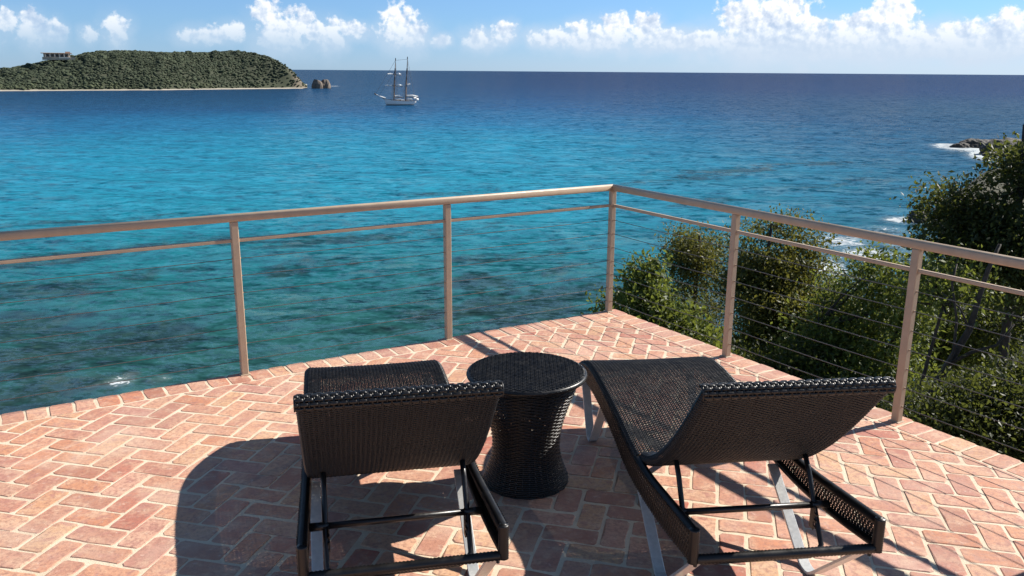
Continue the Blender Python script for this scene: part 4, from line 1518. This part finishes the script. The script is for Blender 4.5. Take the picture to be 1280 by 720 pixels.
# ------------------------------------------------------------------ trees on the slope
def leaf_mesh(C, size, out_dir, tone):
    """one pointed folded leaf per centre"""
    n = len(C)
    d = rng.normal(0, 1, (n, 3)) + out_dir * 0.7 + np.array([0, 0, .15])
    d /= np.linalg.norm(d, axis=1)[:, None]
    up = rng.normal(0, .8, (n, 3)) + np.array([0, 0, 1.0])
    s = np.cross(d, up)
    s /= np.linalg.norm(s, axis=1)[:, None] + 1e-9
    nn = np.cross(s, d)
    L = size[:, None]
    V = np.stack([C, C + d * L * .5 + s * L * .24 + nn * L * .06, C + d * L, C + d * L * .5 - s * L * .24 + nn * L * .06], 1)
    k = np.arange(n) * 4
    q = np.stack([k, k + 1, k + 2, k + 3], 1)
    return V.reshape(-1, 3), q, np.repeat(tone, 4)


def tree(name, label, blobs, base, leaf, mat, nleaf, cat='tree', group='trees below the terrace', trunk=.09, limbs=16, per=14, spread=.16, seed=1, stems=1, hollow=.45, extra=()):
    """blobs: (centre, radii); leaves grow in sprays spread through those volumes"""
    r = np.random.default_rng(seed)
    base = np.asarray(base, float)
    g = empty(name, tuple(base))
    # lumpy outline: each mass carries smaller masses round it
    lumps = []
    for c_, r_ in blobs:
        c_, r_ = np.asarray(c_, float), np.asarray(r_, float)
        lumps.append((c_, r_ * .72))
        for k in range(7):
            dv = r.normal(0, 1, 3)
            dv /= np.linalg.norm(dv)
            dv[2] = abs(dv[2]) * (1 if r.random() < .7 else -1)
            f_ = r.uniform(.26, .46)
            lumps.append((c_ + dv * r_ * r.uniform(.66, .98), r_ * f_ * r.uniform(.8, 1.25, 3)))
    blobs = lumps
    vol = np.array([b[1][0] * b[1][1] * b[1][2] for b in blobs]) ** .75
    ncl = max(8, int(nleaf / per))
    pick = r.choice(len(blobs), ncl, p=vol / vol.sum())
    dirs = r.normal(0, 1, (ncl, 3))
    dirs /= np.linalg.norm(dirs, axis=1)[:, None]
    rad = (hollow + (1 - hollow) * r.random(ncl)) * (1 + r.normal(0, .10, ncl))
    bc = np.array([b[0] for b in blobs], float)
    br = np.array([b[1] for b in blobs], float)
    cl = bc[pick] + dirs * br[pick] * rad[:, None]
    # sprays thin out in patches so that what is behind shows through
    gapn = fbm(cl[:, 0] * 2.1 + cl[:, 1] * 1.3 + seed, cl[:, 2] * 2.3 + seed * 3.1, 2)
    cl = cl[gapn > .42]
    pickk = pick[gapn > .42]
    dirk = dirs[gapn > .42]
    ncl = len(cl)
    cnt = r.poisson(per, ncl) + 3
    rep = np.repeat(np.arange(ncl), cnt)
    C = cl[rep] + np.clip(r.normal(0, spread, (len(rep), 3)), -1.7 * spread, 1.7 * spread) * np.array([1, 1, .8])
    ctone = np.clip(r.normal(.42, .2, ncl), 0, .9)
    tone = np.clip(ctone[rep] + r.normal(0, .16, len(rep)), 0, 1)
    V, q, tn = leaf_mesh(C, leaf * r.uniform(.5, 1.25, len(C)) * np.clip(r.normal(1, .18, ncl), .6, 1.5)[rep], dirk[rep], tone)
    mesh_np('crown', V - base, q, mat, g, False, {'tone': ('POINT', 'FLOAT', tn)})
    # trunk and limbs
    mb = MB()
    cen = bc.mean(0)
    topz = (bc[:, 2] + br[:, 2] * .5).max()
    sts = []
    for k in range(stems):
        b0 = base + np.array([r.normal(0, .25), r.normal(0, .25), 0]) * (k > 0)
        tgt = bc[r.integers(len(bc))] if stems > 1 else np.array([cen[0], cen[1], topz])
        mid = (b0 + tgt) / 2 + r.normal(0, .18, 3)
        ts = np.linspace(0, 1, 12)[:, None]
        pts = (1 - ts) ** 2 * b0 + 2 * ts * (1 - ts) * mid + ts ** 2 * tgt
        pts[0, 2] -= .5
        mb.tube(pts - base, trunk * (1 - .8 * np.linspace(0, 1, 12)), 8)
        sts.append(pts)
    allp = np.concatenate([s[3:] for s in sts])
    for k in r.choice(ncl, min(limbs, ncl), replace=False):
        tgt = cl[k]
        cand = allp[allp[:, 2] < tgt[2] + .1] if (allp[:, 2] < tgt[2] + .1).any() else allp
        s0 = cand[np.argmin(np.linalg.norm((cand - tgt) * np.array([1, 1, .6]), axis=1))]
        md = (s0 + tgt) / 2 + np.array([0, 0, -.06]) + r.normal(0, .07, 3)
        ts = np.linspace(0, 1, 7)[:, None]
        pts = (1 - ts) ** 2 * s0 + 2 * ts * (1 - ts) * md + ts ** 2 * tgt
        ln_ = np.linalg.norm(tgt - s0)
        r0 = min(trunk * .5, .008 + .013 * ln_)
        mb.tube(pts - base, r0 * (1 - .75 * np.linspace(0, 1, 7)), 5)
    for pl, r0, r1 in extra:                              # limbs seen bare against the leaves behind
        pl = np.asarray(pl)
        mb.tube(pl - base, np.linspace(r0, r1, len(pl)), 7)
    mb.build('trunk', 'bark', g, True)
    tag(g, label, cat, group)
    return g


def ell(px, py, d, wx, wz, depth=None):
    """an ellipsoid of foliage seen in that direction, d metres off; wx, wz in pixels of half size"""
    c = at_d(px, py, d)
    k = d / FPX
    return (c, (wx * k, (depth if depth else wx * k * 1.1), wz * k))


def gbase(px, d):
    p = at_d(px, 300, d)
    return (p[0], p[1], float(hill_z(np.array(p[0]), np.array(p[1]))) - .1)


# low fresh-green shrub by the corner post
tree('broadleaf_shrub', 'fresh green broad-leaved shrub just behind the corner post', [ell(800, 375, 9.6, 30, 40), ell(832, 400, 9.4, 34, 44), ell(768, 395, 9.8, 26, 26), ell(815, 352, 9.7, 20, 24), ell(860, 430, 9.2, 40, 40), ell(805, 430, 9.2, 50, 50), ell(840, 480, 9.2, 60, 60)],
     gbase(820, 9.8), .075, 'leaf_fresh', 16000, 'shrub', trunk=.05, limbs=50, seed=21, stems=3, spread=.11, hollow=.35)
tree('dome_tree', 'olive-green dome-shaped tree between the corner post and the next post', [ell(866, 335, 13, 36, 46), ell(862, 308, 13, 24, 26), ell(880, 370, 13, 34, 50), ell(850, 390, 13, 34, 60), ell(895, 420, 12.6, 40, 70), ell(860, 470, 12.6, 70, 70)],
     gbase(870, 13.2), .052, 'leaf_olive', 40000, trunk=.08, limbs=60, seed=22, spread=.13)
tree('leafy_tree', 'tall leafy tree behind the right railing between its first two posts', [ell(955, 330, 12, 44, 46), ell(985, 305, 12.2, 36, 30), ell(1000, 350, 12, 36, 60), ell(925, 360, 11.8, 32, 50), ell(965, 400, 11.6, 60, 70), ell(930, 302, 12.1, 22, 20), ell(1008, 420, 11.6, 44, 70), ell(950, 470, 11.2, 76, 70), ell(905, 300, 12.2, 14, 14)],
     gbase(965, 12.2), .058, 'leaf_olive', 56000, trunk=.10, seed=23, spread=.13, limbs=70)
tree('slender_tree', 'pale slender tree seen through the railing left of the last post', [ell(1075, 385, 10.2, 44, 44), ell(1100, 348, 10, 36, 22), ell(1050, 372, 10.4, 26, 26), ell(1060, 440, 9.8, 60, 60), ell(1120, 420, 9.6, 44, 70), ell(1030, 480, 9.6, 60, 60), ell(1090, 510, 9.2, 70, 60)],
     gbase(1080, 10.4), .060, 'leaf_fresh', 30000, trunk=.07, seed=24, spread=.14, limbs=70, stems=2)
tree('dark_tree', 'big dark-leaved tree at the right edge rising above the railing', [ell(1215, 250, 9.4, 56, 34), ell(1262, 225, 9.6, 34, 36), ell(1180, 268, 9.2, 26, 34), ell(1290, 270, 9.2, 60, 60), ell(1230, 300, 9.2, 60, 30), ell(1300, 330, 9.0, 50, 60), ell(1340, 230, 9.8, 60, 60), ell(1275, 205, 9.8, 18, 18)],
     gbase(1255, 9.4), .055, 'leaf_dark', 52000, trunk=.10, seed=25, spread=.13, limbs=80)
limb = lambda pts, d: [at_d(x, y, d + k * .05) for k, (x, y) in enumerate(pts)]
tree('airy_tree', 'thin airy tree with dark leaning limbs behind the last post', [ell(1190, 350, 8.2, 44, 30), ell(1155, 385, 8.4, 30, 40), ell(1245, 385, 8.2, 36, 36)],
     gbase(1150, 8.2), .052, 'leaf_fresh', 5200, trunk=.045, seed=26, spread=.12, limbs=16, stems=1, hollow=.3,
     extra=[(limb([(1120, 600), (1150, 515), (1185, 456), (1212, 412), (1222, 378), (1234, 340), (1250, 305)], 7.6), .040, .014), (limb([(1185, 456), (1215, 440), (1245, 432), (1268, 405)], 7.65), .018, .008),
            (limb([(1172, 480), (1192, 440), (1196, 400), (1190, 355), (1196, 330)], 7.6), .014, .007), (limb([(1212, 412), (1200, 385), (1178, 366)], 7.7), .010, .005)])
tree('hillside_shrub', 'dark shrub on the slope under the right end of the railing', [ell(1262, 505, 6.8, 60, 46), ell(1180, 540, 6.8, 70, 50), ell(1290, 570, 6.4, 90, 70), ell(1110, 550, 7.6, 70, 50)],
     gbase(1220, 7.2), .045, 'leaf_dark', 36000, 'shrub', trunk=.05, seed=27, stems=4, spread=.11, hollow=.2)
tree('hillside_shrub', 'dark shrub on the slope below the middle of the right railing', [ell(980, 500, 9.0, 90, 60), ell(1040, 560, 8.2, 80, 60), ell(900, 470, 9.6, 60, 50)],
     gbase(990, 9.6), .052, 'leaf_dark', 26000, 'shrub', trunk=.05, seed=28, stems=4, spread=.13, hollow=.2)
tree('background_tree', 'dark tree lower on the slope behind the leafy and slender trees', [ell(1030, 420, 16, 70, 60), ell(960, 450, 16, 70, 60), ell(1110, 430, 15, 60, 70), ell(1180, 420, 14, 70, 70), ell(1255, 400, 13, 70, 80)],
     gbase(1090, 16.5), .075, 'leaf_dark', 30000, trunk=.12, seed=29, stems=3, spread=.18, hollow=.2)
tree('sunlit_tree', 'yellow-green tree with leaves coloured as sunlit behind the dark limbs at the right', [ell(1195, 385, 13, 60, 44), ell(1160, 430, 13, 46, 44), ell(1235, 430, 13, 50, 44), ell(1190, 340, 13.2, 36, 20)],
     gbase(1195, 13.4), .062, 'leaf_sunlit', 22000, trunk=.07, seed=31, spread=.13, limbs=20)
